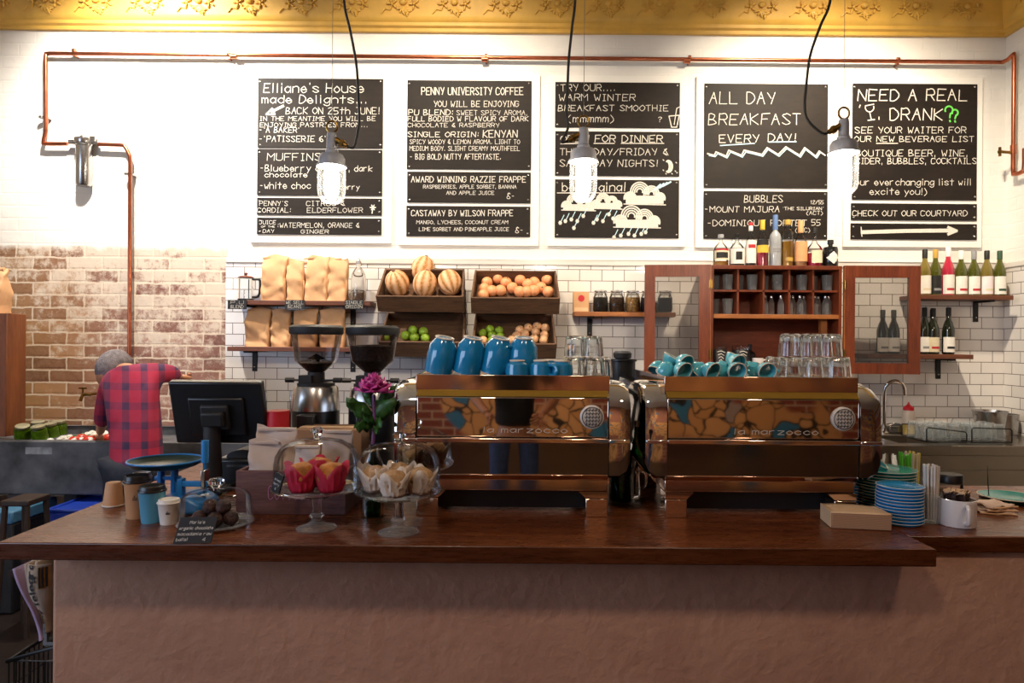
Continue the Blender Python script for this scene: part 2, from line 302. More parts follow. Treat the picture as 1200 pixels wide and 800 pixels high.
# ---------------------------------------------------------------- mesh helpers
class MB:
    def __init__(s): s.v = []; s.f = []
    def add(s, vs, fs, M=None):
        k = len(s.v); s.v += [tuple(M @ Vector(p)) if M else tuple(p) for p in vs]; s.f += [tuple(i + k for i in f) for f in fs]; return s
    def box(s, x0, x1, y0, y1, z0, z1, M=None):
        v = [(x0,y0,z0),(x1,y0,z0),(x1,y1,z0),(x0,y1,z0),(x0,y0,z1),(x1,y0,z1),(x1,y1,z1),(x0,y1,z1)]
        return s.add(v, [(0,3,2,1),(4,5,6,7),(0,1,5,4),(1,2,6,5),(2,3,7,6),(3,0,4,7)], M)
    def lathe(s, pr, n=24, M=None, close=True, flute=0, fl=0):
        vs = []; fs = []
        for r, z in pr:
            for i in range(n):
                a = 2 * math.pi * i / n; q = r * (1 + fl * math.cos(flute * a)) if flute else r
                vs.append((q * math.cos(a), q * math.sin(a), z))
        for j in range(len(pr) - 1):
            for i in range(n):
                k = (i + 1) % n; fs.append((j*n+i, j*n+k, (j+1)*n+k, (j+1)*n+i))
        if close:
            if pr[0][0] > 1e-5: fs.append(tuple(range(n - 1, -1, -1)))
            if pr[-1][0] > 1e-5: fs.append(tuple((len(pr)-1)*n + i for i in range(n)))
        return s.add(vs, fs, M)
    def tube(s, pts, r, n=8, M=None, closed=False):
        pts = [Vector(p) for p in pts]; L = len(pts); rs = r if isinstance(r, (list, tuple)) else [r] * L
        vs = []; fs = []; nrm = None
        for i, p in enumerate(pts):
            if closed: d = pts[(i+1) % L] - pts[i-1]
            else: d = pts[min(i+1, L-1)] - pts[max(i-1, 0)]
            d = d.normalized() if d.length > 1e-9 else Vector((0, 0, 1))
            if nrm is None: nrm = d.orthogonal().normalized()
            else:
                nrm = nrm - d * nrm.dot(d); nrm = nrm.normalized() if nrm.length > 1e-6 else d.orthogonal().normalized()
            b = d.cross(nrm)
            for k in range(n):
                a = 2 * math.pi * k / n; vs.append(p + (nrm * math.cos(a) + b * math.sin(a)) * rs[i])
        for i in range(L if closed else L - 1):
            for k in range(n):
                q = (k + 1) % n; j = (i + 1) % L; fs.append((i*n+k, i*n+q, j*n+q, j*n+k))
        if not closed: fs.append(tuple(range(n-1, -1, -1))); fs.append(tuple((L-1)*n+k for k in range(n)))
        return s.add(vs, fs, M)
    def ell(s, cx, cy, cz, rx, ry, rz, n=16, m=10, M=None, fn=None):
        vs = []; fs = []
        for j in range(m + 1):
            t = math.pi * j / m
            for i in range(n):
                a = 2 * math.pi * i / n; x, y, z = math.sin(t)*math.cos(a), math.sin(t)*math.sin(a), -math.cos(t)
                k = fn(x, y, z) if fn else 1
                vs.append((cx + rx*x*k, cy + ry*y*k, cz + rz*z*k))
        for j in range(m):
            for i in range(n):
                k = (i + 1) % n; fs.append((j*n+i, j*n+k, (j+1)*n+k, (j+1)*n+i))
        return s.add(vs, fs, M)
    def prism(s, poly, y0, y1, M=None):        # polygon in x-z, extruded along y
        n = len(poly); vs = [(x, y0, z) for x, z in poly] + [(x, y1, z) for x, z in poly]
        fs = [tuple(range(n)), tuple(range(2*n-1, n-1, -1))] + [(i, n+i, n+(i+1) % n, (i+1) % n) for i in range(n)]
        return s.add(vs, fs, M)
    def sheet(s, rows, thick=0.0):             # grid of points, optional thickness along -y
        a = len(rows); b = len(rows[0]); vs = [p for r in rows for p in r]; fs = [(i*b+j, i*b+j+1, (i+1)*b+j+1, (i+1)*b+j) for i in range(a-1) for j in range(b-1)]
        return s.add(vs, fs)
def build(name, mb, mat, parent=None, loc=None, bevel=0, rot=None, solid=0, sub=0, sharp=38, recalc=True):
    me = bpy.data.meshes.new(name); me.from_pydata(mb.v, [], mb.f)
    bm = bmesh.new(); bm.from_mesh(me); bmesh.ops.remove_doubles(bm, verts=bm.verts, dist=1e-6)
    if recalc: bmesh.ops.recalc_face_normals(bm, faces=bm.faces)
    bm.to_mesh(me); bm.free()
    for p in me.polygons: p.use_smooth = True
    me.set_sharp_from_angle(angle=R(sharp)); me.materials.append(M[mat] if isinstance(mat, str) else mat)
    o = bpy.data.objects.new(name, me); COL.objects.link(o)
    if loc is not None: o.location = loc
    if rot is not None: o.rotation_euler = rot
    if parent is not None: o.parent = parent
    if solid: m = o.modifiers.new('solid', 'SOLIDIFY'); m.thickness = solid; m.offset = 0
    if bevel: m = o.modifiers.new('bevel', 'BEVEL'); m.width = bevel; m.segments = 2; m.limit_method = 'ANGLE'; m.angle_limit = R(40)
    if sub: m = o.modifiers.new('sub', 'SUBSURF'); m.levels = sub; m.render_levels = sub
    return o
def tag(o, label, cat, group=None):
    o['label'] = label; o['category'] = cat
    if group: o['group'] = group
    return o
def thing(name, label, cat, loc=(0, 0, 0), rot=None, group=None):
    o = bpy.data.objects.new(name, None); COL.objects.link(o); o.location = loc; o.empty_display_size = .05
    if rot is not None: o.rotation_euler = rot
    return tag(o, label, cat, group)
def struct(name, mb, mat, **kw):
    o = build(name, mb, mat, **kw); o['kind'] = 'structure'; return o
def dup(root, label, loc, rot=None, group=None, scale=None):
    def cp(o, par):
        q = o.copy(); COL.objects.link(q)
        if par is not None: q.parent = par
        for ch in [x for x in KIDS.get(o.name, [])]: cp(ch, q)
        return q
    KIDS = {}
    def walk(o):
        KIDS[o.name] = list(o.children)
        for ch in o.children: walk(ch)
    walk(root); r = cp(root, None); r.location = loc
    if rot is not None: r.rotation_euler = rot
    if scale is not None: r.scale = scale
    r['label'] = label
    if group: r['group'] = group
    return r
class Place:                                     # first call moves the prototype itself, later calls copy it
    def __init__(s, root): s.r = root; s.used = False
    def __call__(s, label, loc, rot=None, group=None, scale=None):
        if s.used: return dup(s.r, label, loc, rot, group, scale)
        s.used = True; s.r.location = loc; s.r['label'] = label
        if rot is not None: s.r.rotation_euler = rot
        if scale is not None: s.r.scale = scale
        if group: s.r['group'] = group
        return s.r
ORD = 'first second third fourth fifth sixth seventh eighth ninth tenth eleventh twelfth thirteenth fourteenth fifteenth'.split()
def smooth(pts, k=6, closed=False):
    pts = [Vector(p) for p in pts]; n = len(pts); out = []
    for i in range(n if closed else n - 1):
        g = (lambda j: pts[j % n]) if closed else (lambda j: pts[max(0, min(n - 1, j))])
        p0, p1, p2, p3 = g(i-1), g(i), g(i+1), g(i+2)
        for q in range(k):
            t = q / k; out.append(.5*((2*p1)+(p2-p0)*t+(2*p0-5*p1+4*p2-p3)*t*t+(3*p1-p0-3*p2+p3)*t**3))
    if not closed: out.append(pts[-1])
    return out
# ---------------------------------------------------------------- single-stroke hand lettering
GL = {'A':'022842 1535','B':'0208 ~0828372505 ~0525431202','C':'~472807032243','D':'0208 ~082846442202','E':'48080242 0535','F':'480802 0535','G':'~472807032244 4525','H':'0208 4248 0545',
'I':'2228 1838 1232','J':'~38331203 1848','K':'0208 480542','L':'080242','M':'0208254842','N':'02084248','O':'~280604224446,28','P':'0208 ~0838463505','Q':'~280604224446,28 2441','R':'0208 ~0838463505 2542',
'S':'~47280725432203','T':'0848 2228','U':'~0803224348','V':'082248','W':'0812253248','X':'0842 4802','Y':'0825 4822','Z':'08480242',
'a':'~4526042244 4642','b':'0802 ~0526442203','c':'~4526042243','d':'4842 ~4526042243','e':'0444 ~4426042243','f':'~382822 0636','g':'~4526042244 ~4641200 1'.replace(' 1','1'),'h':'0802 ~05264542',
'i':'2622 2728','j':'~26211001 2728','k':'0802 460442','l':'2822','m':'0602 ~05162522 ~25364542','n':'0602 ~05264542','o':'~2604224426','p':'0600 ~0526442203','q':'4640 ~4526042243','r':'0602 ~052636',
's':'~452605432203','t':'2822 0646','u':'~0603224346 4642','v':'062246','w':'0612243246','x':'0642 4602','y':'0623 4610','z':'06460242',
'0':'~280604224446,28','1':'172822','2':'~0728472502 0242','3':'~07284725 ~25442203','4':'380444 3832','5':'480805 ~0535432202','6':'~38052243250 3'.replace(' ',''),'7':'084812','8':'~2817254322031 5'.replace(' ','')+' ~15284728','9':'~46240728464 2'.replace(' ',''),
'.':'2223','\'':'2827',',':'2321',':':'2423 2726','!':'2824 2223','?':'~0728472524 2223','-':'1535','/':'0248','(':'~38151332'.replace('32','31'),')':'~18353311','&':'~4226173827043 2143'.replace(' ',''),'"':'1817 3837','_':'0141'}
NARROW = {'I':4,'i':3,'l':3,'.':3,',':3,'!':3,"'":3,':':3,'1':3.5,'(':4,')':4,' ':3.6,'M':6,'W':6,'m':5.4,'w':5.4}
def glyph(ch):
    out = []
    for st in GL.get(ch, '').split():
        cur = st.startswith('~'); st = st.lstrip('~').replace(',', '')
        if len(st) % 2: st = st[:-1]
        pts = [(int(st[i]), int(st[i+1]) - 2) for i in range(0, len(st), 2)]
        if cur and len(pts) > 2: pts = [(p.x, p.y) for p in smooth([(x, y, 0) for x, y in pts], 3)]
        out.append(pts)
    return out
RK = [0]
def ribbon(mb, pts, w, f):                       # pts in a 2-d frame, f maps to 3-d
    for a, b in zip(pts, pts[1:]):
        dx, dy = b[0]-a[0], b[1]-a[1]; L = math.hypot(dx, dy) or 1; ux, uy = dx/L*w/2, dy/L*w/2
        q = [(a[0]-ux*.6-uy, a[1]-uy*.6+ux), (b[0]+ux*.6-uy, b[1]+uy*.6+ux), (b[0]+ux*.6+uy, b[1]+uy*.6-ux), (a[0]-ux*.6+uy, a[1]-uy*.6-ux)]
        RK[0] = (RK[0] + 1) % 60; dz = RK[0] * 2.2e-5
        mb.add([(v[0], v[1] - dz, v[2]) for v in [f(*p) for p in q]], [(0, 1, 2, 3)])
def write(mb, text, x0, x1, base, cap, w, f, ydown=True, jit=.18, slope=0.0):
    adv = [NARROW.get(ch, 5.4) for ch in text]; tot = sum(adv) - 1.4; sx = (x1 - x0) / tot; sy = cap / 6.0; x = x0
    rs = random.Random(text)
    for ch, a in zip(text, adv):
        wd = a - 1.4; k = (wd / 4.0) if ch in 'MWmw' else 1.0; off = (-2 + wd/2.0) if wd < 3.5 else 0; dy = rs.uniform(-1, 1) * jit * cap * .12; sk = rs.uniform(-.02, .1)
        for st in glyph(ch):
            pts = [(x + (px*k + off + py * sk) * sx, base + slope*(x-x0) + (-1 if ydown else 1) * (py * sy * rs.uniform(.96, 1.04) + dy)) for px, py in st]
            ribbon(mb, pts, w*.6, f)
        x += a * sx
# ---------------------------------------------------------------- room shell
WY = 4.7; XR = P(1177, 300, WY).x; XL = -4.4; YF = -3.2; ZC = 4.02
struct('wall_back', MB().box(XL-.1, XR+.1, WY, WY+.15, 0, ZC), 'wall')
struct('wall_right', MB().box(XR, XR+.15, 2.3, WY, 0, ZC), 'wall_side')
struct('wall_right_dining', MB().box(6.4, 6.55, YF, 2.3, 0, ZC).box(XR+.15, 6.4, 2.3, 2.45, 0, ZC), 'mural')
struct('wall_left', MB().box(XL-.15, XL, YF, WY, 0, 1.0).box(XL-.15, XL, YF, WY, 2.9, ZC).box(XL-.15, XL, YF, -2.4, 1, 2.9).box(XL-.15, XL, 1.2, WY, 1, 2.9), 'wall_side')
struct('wall_front', MB().box(XL, 6.4, YF-.15, YF, 0, ZC), 'mural')
struct('floor', MB().box(XL-.2, 6.7, YF-.2, WY+.2, -.1, 0), 'floor')
struct('ceiling', MB().box(XL-.2, 6.7, YF-.2, WY+.2, ZC, ZC+.1), 'ceiling')
XT = P(265, 400, WY).x; ZT = P(720, 304, WY).z
struct('wall_tiles_back', MB().box(XT, XR, WY-.012, WY+.01, 0.2, ZT-.045), 'tile')
struct('wall_tiles_right', MB().box(XR-.012, XR+.01, 2.3, WY-.012, 0.2, ZT-.045), 'tile_side')
tb = MB().prism([(XT, ZT-.045), (XR, ZT-.045), (XR, ZT-.006), (XT, ZT-.006)], WY-.02, WY)
tr = tb.box(XR-.02, XR, 2.3, WY-.02, ZT-.045, ZT-.006)
for k in range(36): pass
struct('trim_1', tr, 'tile_trim', bevel=.006)
# cornice with cast flowers
prof = [(0, 3.615), (.03, 3.615), (.035, 3.635), (.055, 3.645), (.06, 3.665), (.075, 3.675), (.085, 3.70), (.105, 3.79), (.12, 3.825), (.15, 3.835), (.155, 3.86), (.2, 3.90), (.27, 3.96), (.28, 4.02), (0, 4.02)]
cm = MB(); n = len(prof)
vs = [(XL, WY-d, z) for d, z in prof] + [(XR-d, WY-d, z) for d, z in prof] + [(XR-d, 2.3, z) for d, z in prof]
cm.add(vs, [(k*n+i, k*n+(i+1) % n, (k+1)*n+(i+1) % n, (k+1)*n+i) for k in (0, 1) for i in range(n)])
slope = Matrix.Rotation(R(13), 4, 'X')
def flower(M):
    for (dx, dz, r, k) in ((-.075, .018, .024, 5), (.075, .018, .024, 5), (.02, -.03, .016, 4)):
        for q in range(k):
            a = q * 2 * math.pi / k + dx * 9
            cm.ell(dx + math.cos(a)*r, 0, dz + math.sin(a)*r, .017, .012, .008, 8, 5, M @ Matrix.Translation((dx+math.cos(a)*r, 0, dz+math.sin(a)*r)) @ Matrix.Rotation(-a, 4, 'Y') @ Matrix.Translation((-dx-math.cos(a)*r, 0, -dz-math.sin(a)*r)))
        cm.ell(dx, -.006, dz, .011, .011, .011, 8, 5, M)
    cm.ell(0, 0, .03, .026, .02, .02, 10, 6, M)
    for q in range(5):
        a = R(200 + q * 32); cm.tube(smooth([(0, 0, -.005), (math.cos(a)*.03, -.006, math.sin(a)*.03), (math.cos(a+.3)*.06, 0, math.sin(a)*.05)], 3), [.008]*3 + [.007]*3 + [.002], 5, M)
    cm.tube([(-.15, 0, -.042), (-.12, -.002, -.012), (-.085, 0, -.02)], .005, 5, M)
k = 0
x = XL + .2
while x < XR - .18:
    flower(Matrix.Translation((x, WY-.102, 3.748)) @ slope); x += .345
y = WY - .35
while y > 2.5:
    flower(Matrix.Translation((XR-.102, y, 3.748)) @ Matrix.Rotation(R(-90), 4, 'Z') @ slope); y -= .345
struct('trim_2', cm, 'cornice', recalc=True)
# ---------------------------------------------------------------- counters
YC0 = 1.667; YC1 = 2.78
cx0 = P(-4, 637, YC0).x; cx1 = P(1098, 645, YC0).x
YP = 1.80; xpl = P(60, 700, YP).x
t = thing('service_counter', 'long front counter with dark red timber top and rough pinkish plaster front', 'counter', (0, YC0, 0)); K = Matrix.Translation((0, -YC0, 0))
build('timber_top', MB().box(cx0, cx1, YC0, YC1, .957, 1.0, K), 'counter', t, bevel=.003)
build('plaster_front', MB().box(xpl, XR-.002, YP, YP+.14, 0, .956, K), 'plaster', t, bevel=.012)
build('support_panel', MB().box(xpl+.02, xpl+.05, YP+.141, YC1-.05, 0, .956, K), 'black_matte', t); build('support_panel', MB().box(1.0, 1.03, YP+.141, YC1-.05, 0, .956, K), 'black_matte', t)
y2 = 1.784; y3 = 2.43
t = thing('side_counter', 'shorter right hand timber counter top with plates, straws and enamel mug', 'counter', (cx1, y2, 0)); K = Matrix.Translation((-cx1, -y2, 0))
build('timber_top', MB().box(cx1+.002, XR-.014, y2, y3, .957, 1.0, K), 'counter', t, bevel=.003)
build('support_panel', MB().box(1.6, 1.63, YP+.141, y3-.05, 0, .956, K), 'black_matte', t)
# steel bench at the back wall
BX0 = P(985, 520, 4.05).x
b = thing('steel_bench', 'stainless steel sink bench along the tiled back wall', 'bench', (0, 0, 0))
yb0, yb1 = 4.03, WY-.014; zb = .905
sx0, sx1, sy0, sy1 = P(1035, 500, 4.3).x, P(1083, 500, 4.3).x, 4.13, 4.48
build('bench_top', MB().box(BX0, sx0, yb0, yb1, zb-.06, zb).box(sx1, XR-.014, yb0, yb1, zb-.06, zb).box(sx0, sx1, yb0, sy0, zb-.06, zb).box(sx0, sx1, sy1, yb1, zb-.06, zb), 'bench', b, bevel=.004)
build('sink_bowl', MB().add([(sx0,sy0,zb-.01),(sx1,sy0,zb-.01),(sx1,sy1,zb-.01),(sx0,sy1,zb-.01),(sx0+.02,sy0+.02,zb-.18),(sx1-.02,sy0+.02,zb-.18),(sx1-.02,sy1-.02,zb-.18),(sx0+.02,sy1-.02,zb-.18)], [(4,5,6,7),(0,1,5,4),(1,2,6,5),(2,3,7,6),(3,0,4,7)]), 'bench', b)
build('front_panel', MB().box(BX0, XR-.014, yb0+.02, yb0+.04, .08, zb-.06).box(BX0, XR-.014, yb0+.004, yb0+.03, zb-.15, zb-.145), 'bench', b)
build('upstand', MB().box(BX0, XR-.014, yb1-.012, yb1, zb, zb+.04), 'bench', b)
# ---------------------------------------------------------------- menu boards
BY = WY - .02
def bp(Y): return lambda x, y: P(x, y, Y)
def board(label, fr, slates):
    t = thing('menu_board', label, 'menu board', P((fr[0]+fr[2])/2, fr[3], WY), group='chalk menu boards on the back wall')
    inv = Matrix.Translation(-t.location)
    def rect(mb, x0, y0, x1, y1, Ya, Yb):
        a = P(x0, y1, Ya); d = P(x1, y0, Ya); mb.box(a.x, d.x, Ya, Yb, a.z, d.z, inv)
    mb = MB(); rect(mb, *fr, WY-.018, WY-.0005); build('backing_panel', mb, 'white', t, bevel=.002)
    for (x0, y0, x1, y1), lines, extra in slates:
        mb = MB(); rect(mb, x0, y0, x1, y1, WY-.026, WY-.018); s = build('slate', mb, 'slate', t, bevel=.0015)
        f = lambda x, y: inv @ P(x, y, WY-.0275); L = MB(); B = MB(); Gn = MB(); Wd = MB()
        for ln in lines:
            tx, a, b_, base, cap = ln[:5]; w = ln[5] if len(ln) > 5 else (1.5 if cap > 10 else 1.15 if cap > 6.5 else .9)
            L = MB(); write(L, tx, a, b_, base, cap * .84, w, f); build('lettering', L, 'chalk', s, recalc=False)
        for kind, w, pts in extra: ribbon({'w': Wd, 'b': B, 'g': Gn}[kind], pts, w, f)
        if Wd.v: build('chalk_drawing', Wd, 'chalk', s, recalc=False)
        if B.v: build('chalk_drawing', B, 'chalk_blue', s, recalc=False)
        if Gn.v: build('chalk_drawing', Gn, 'chalk_green', s, recalc=False)
        for qx, qy in ((x0+3, y0+3), (x1-3, y0+3), (x0+3, y1-3), (x1-3, y1-3)):
            p = inv @ P(qx, qy, WY-.026)
            if SCREW:
                q = SCREW[0].copy(); COL.objects.link(q); q.parent = s; q.location = p
            else: SCREW.append(build('screw', MB().ell(0, 0, 0, .007, .003, .007, 8, 5), 'steel', s, p))
SCREW = []
def circ(cx, cy, rx, ry, a0=0, a1=360, n=14): return [(cx + rx*math.cos(R(a0+(a1-a0)*i/n)), cy + ry*math.sin(R(a0+(a1-a0)*i/n))) for i in range(n+1)]
def cloud(x0, y0, x1, y1):
    w = x1-x0; h = y1-y0; o = []
    for fx, fy, r in ((.15, .7, .16), (.38, .4, .24), (.66, .5, .2), (.86, .7, .14)):
        for k in range(4): o.append(('w', 1.6, circ(x0+fx*w, y0+fy*h, r*w*(.3+.2*k), r*w*(.28+.2*k)*1.05, 170, 380)))
    for k in range(6): o.append(('w', 1.8, [(x0+.06*w, y0+h*(.62+.06*k)), (x0+.94*w, y0+h*(.62+.06*k))]))
    o.append(('w', 1.2, [(x0, y1-1), (x1, y1)])); return o
def drops(pts): return [q for x, y in pts for q in (('b', 1.0, [(x+4, y-8), (x, y)]), ('w', 2.4, circ(x-.5, y+1, .9, 1.2, n=6)))]
board('menu board farthest left, headed with house made delights', (293, 85, 460, 284), [
 ((301.7, 92.5, 449, 172.7), [("Elliane's House", 309, 426, 108.5, 13), ("made Delights...", 307, 430, 121, 11), ("BACK ON 25th JUNE!", 335, 445, 133.6, 9), ("IN THE MEANTIME YOU WILL BE", 304.6, 440, 141.5, 6), ("ENJOYING PASTRIES FROM...", 304.6, 431, 148.8, 6), ("-'A BAKER'", 303, 351, 155.3, 7), ("-'PATISSERIE 6'", 303, 382, 166, 8)],
  [('w', 3, [(332, 124), (318, 131)]), ('w', 2, [(319, 127), (312, 134), (322, 134), (319, 127)])]),
 ((301, 175.6, 448, 228.4), [("MUFFINS", 313, 376, 188, 10), ("-Blueberry or", 304, 381, 200.7, 9), ("pear, dark", 386, 436, 200.7, 8), ("chocolate", 310, 360, 207.5, 7), ("-white choc", 304, 364, 221, 9), ("berry", 398, 421, 222, 7)], []),
 ((301, 232.5, 447.5, 251.4), [("PENNY'S", 304, 337, 241, 6.5), ("CITRUS &", 359, 404, 241, 6.5), ("CORDIAL:", 302, 341, 249, 6.5), ("ELDERFLOWER", 360, 425, 249, 6.5)],
  [('w', 1.2, [(437, 243), (436, 250)])] + [('w', 1.3, [(437, 243), (437+3.2*math.cos(k), 243+3.2*math.sin(k))]) for k in (0, 1.05, 2.1, 3.14, 4.2, 5.2)]),
 ((301, 255.8, 447, 274.2), [("JUICE", 304, 323, 262.5, 5), ("OF THE", 306, 322, 266.5, 2.4, .6), ("DAY", 308, 321, 272.6, 4.6), (":WATERMELON, ORANGE &", 325, 421, 266.6, 6.5), ("GINGER", 353, 385, 273.3, 4.8)], [])])
board('menu board second from left, headed with university coffee', (467, 87, 633, 287), [
 ((476.7, 94.8, 623, 197.8), [("PENNY UNIVERSITY COFFEE", 494, 613, 111, 10, 1.6), ("YOU WILL BE ENJOYING", 508, 608, 125, 8), ("PU BLEND:", 479, 531, 134.8, 7.5, 1.4), ("SWEET SPICY AROMA,", 535, 618, 134.8, 6.5), ("FULL BODIED W FLAVOUR OF DARK", 478, 619, 142, 6.6), ("CHOCOLATE & RASPBERRY", 478, 585, 148.9, 5.6), ("SINGLE ORIGIN:", 478, 561, 160.4, 7, 1.3), ("KENYAN", 566, 606, 161, 10, 1.5), ("SPICY WOODY & LEMON AROMA. LIGHT TO", 480, 609, 168.6, 6), ("MEDIUM BODY. SLIGHT CREAMY MOUTHFEEL", 480, 609, 176.5, 6.2), ("- BIG BOLD NUTTY AFTERTASTE.", 480, 587, 186.7, 7.5)], []),
 ((477, 202, 622, 237), [("AWARD WINNING RAZZIE FRAPPE", 482, 616, 213.5, 8, 1.4), ("RASPBERRIES, APPLE SORBET, BANANA", 496, 605, 220.8, 4.8), ("AND APPLE JUICE", 523, 579, 228, 4.8), ("8-", 594, 603, 233, 8)], []),
 ((476, 242, 621.5, 276.5), [("CASTAWAY BY WILSON FRAPPE", 482, 601, 253, 8, 1.4), ("MANGO, LYCHEES, COCONUT CREAM", 488, 595, 262.3, 4.8), ("LIME SORBET AND PINEAPPLE JUICE", 491, 596, 270.5, 4.8), ("8-", 604, 613, 273, 8)], [])])
board('middle menu board with chalk rain clouds on its lowest slate', (641, 89, 805, 288), [
 ((650.4, 97, 797, 149), [("TRY OUR....", 657, 721, 106.5, 9), ("WARM WINTER", 655, 744, 118, 9), ("BREAKFAST SMOOTHIE", 654, 783, 130, 8), ("(mmmmm)", 665, 719, 143, 10), ("?", 771, 775, 143, 7)],
  [('w', 1.2, [(784, 136), (787, 149), (793, 149), (796, 135)]), ('w', 1.2, [(784, 136), (796, 135)]), ('w', 1, [(790, 146), (793, 127), (797, 125)])]),
 ((650.4, 154.6, 796.5, 205.6), [("OPEN FOR DINNER", 657, 776, 166.5, 9.5, 1.5), ("THURSDAY/FRIDAY &", 656, 783, 181.7, 9), ("SATURDAY NIGHTS!", 656, 771, 195, 9)],
  [('w', 1, [(657, 168.5), (682, 168)]), ('w', 1, [(696, 168), (720, 168)]), ('w', 1, [(728, 168), (778, 168)])] + [('w', 1.5, circ(783-k*.8, 195, 5-k, 7-k*.6, -100, 100)) for k in range(3)] + [('w', .9, [(x, y), (x+1, y+1)]) for x, y in ((777, 199), (780, 203), (787, 203), (791, 200), (777, 187), (792, 190))]),
 ((650, 211, 796, 278), [("be original", 659, 733, 224, 12)], [('w', 1, [(653, 226), (733, 226)])] + cloud(658, 229, 698, 247) + cloud(693, 228, 729, 245) + cloud(731, 214, 780, 240) + cloud(719, 244, 774, 267)
  + drops([(657, 260), (663, 258), (670, 256), (677, 258), (673, 266), (684, 252), (696, 260), (700, 256), (707, 258), (719, 255), (714, 250), (720, 278-1), (728, 275), (737, 273), (744, 275), (752, 273), (757, 271)])
  + [('b', 2, [(765+4*k, 224-2*k), (774+4*k, 216-k)]) for k in range(4)])])
board('menu board announcing all day breakfast above the spirit bottles', (815, 90, 980, 290), [
 ((825, 98.6, 970.7, 219.6), [("ALL DAY", 831, 908, 121.6, 16), ("BREAKFAST", 830, 938, 146, 15), ("EVERY", 843, 889, 167, 11), ("DAY!", 900, 933, 166, 11)],
  [('b', 1.3, [(844, 170.5), (884, 168)]), ('b', 1.3, [(901, 166.5), (933, 166)]), ('w', 1.6, [(829, 180), (837, 182), (839, 178), (851, 183), (854, 176), (869, 182), (872, 176), (893, 181), (899, 173), (912, 181), (921, 172), (937, 182), (943, 173), (956, 183), (960, 177), (967, 182)]), ('b', 1.3, [(831, 182), (838, 183.5), (841, 180), (852, 185), (856, 178), (870, 184), (874, 178), (894, 183), (900, 175), (913, 183), (922, 174), (938, 184), (944, 175), (957, 185), (961, 179)])]),
 ((824.5, 224.6, 970, 279.4), [("BUBBLES", 872, 917, 237, 9.5), ("-MOUNT MAJURA", 825, 913, 248.5, 8), ("'THE SILURIAN'", 917, 965, 246, 4), ("12/55", 950, 965, 239, 5), ("(ACT)", 945, 964, 251.5, 5), ("-DOMINIQUE PORTET", 828, 945, 264.6, 8), ("55", 951, 961, 264, 8), ("(VIC)", 932, 949, 272, 6)], [])])
board('menu board farthest right, with courtyard arrow on its lowest slate', (988, 91, 1152, 289), [
 ((998.6, 98.6, 1145.6, 233.6), [("NEED A REAL", 1005, 1133, 118, 15.5, 1.9), ("DRANK", 1043, 1104, 140.6, 16, 1.9), ("SEE YOUR WAITER FOR", 1002, 1132, 156, 8.5), ("OUR NEW BEVERAGE LIST", 1001, 1141, 166, 7.5), ("BOUTIQUE BEER, WINE,", 1003, 1134, 183, 8.5), ("CIDER, BUBBLES, COCKTAILS", 1003, 1144, 192, 8), ("our everchanging list will", 1002, 1138, 217, 9), ("excite you!)", 1019, 1086, 228, 9)],
  [('w', 1.2, circ(1019, 126, 5, 5, -20, 200)), ('w', 1.2, [(1014, 124), (1024, 122)]), ('w', 1.2, [(1019, 131), (1021, 140)]), ('w', 1.2, [(1017, 141), (1025, 140)]), ('w', 1.2, [(1030, 137), (1030, 140)]), ('w', 1.2, [(1007, 126), (1008, 123)]), ('w', 1, [(1027, 168), (1052, 168)])]
  + [('g', 1.9, circ(1112, 129, 4.5, 4.5, -200, 70) + [(1113, 138)]), ('g', 1.9, circ(1119, 132, 3.5, 3.5, -200, 70) + [(1119, 139)]), ('g', 1.9, [(1113, 141), (1113.5, 142.5)]), ('g', 1.9, [(1119, 141.5), (1119.5, 143)])]),
 ((997.5, 239, 1145, 257.6), [("CHECK OUT OUR COURTYARD", 999, 1133, 253, 7.5)], []),
 ((997, 262.5, 1145, 280), [], [('w', 4.5, [(1010, 272), (1060, 270.5), (1112, 270)]), ('w', 1.2, [(1009, 266), (1010, 277)]), ('w', 3, [(1111, 266), (1121, 270.5), (1111, 274.5)]), ('w', 3, [(1112, 268), (1118, 270.5), (1112, 272.5)])])])
# ---------------------------------------------------------------- copper pipe, filter, taps
PY = WY - .045
def pth(pts, Y=PY): return [P(x, y, Y) for x, y in pts]
def bend(pts, r=.03):
    out = [pts[0]]
    for a, b_, d in zip(pts, pts[1:], pts[2:]):
        u = (a-b_); v = (d-b_); k = min(r, u.length*.45, v.length*.45); u = u.normalized()*k; v = v.normalized()*k
        out += [b_+u, b_+u*.45+v*.08, b_+u*.08+v*.08, b_+u*.08+v*.45, b_+v]
    return out + [pts[-1]]
t = thing('copper_pipe', 'bare copper water pipe running across the white painted back wall', 'pipe', (0, 0, 0))
pr_ = P(1180, 73, PY)
main = bend(pth([(151.5, 470), (152.5, 183), (146, 170), (115, 169)]), .03)
build('riser', MB().tube(main, .0135, 10), 'copper', t)
top = pth([(79, 168.5), (50, 168.5), (54, 153), (53.5, 62.5)]); top = bend(top + [Vector((XR-.05, PY, P(1175, 73, PY).z))], .03)
wp = [top[-1] + Vector((.012, -.02, .004)), Vector((XR-.05, PY-.1, top[-1].z+.005))]
build('long_run', MB().tube(top, .0135, 10), 'copper', t)
sx = XR - .05; sy = PY - .1; z0 = top[-1].z
build('side_drop', MB().tube(bend([Vector((sx-.01, PY, z0)), Vector((sx, PY-.04, z0)), Vector((sx, sy, z0+.02)), Vector((sx, sy, P(1193, 170, sy).z))], .025), .0135, 10), 'copper', t)
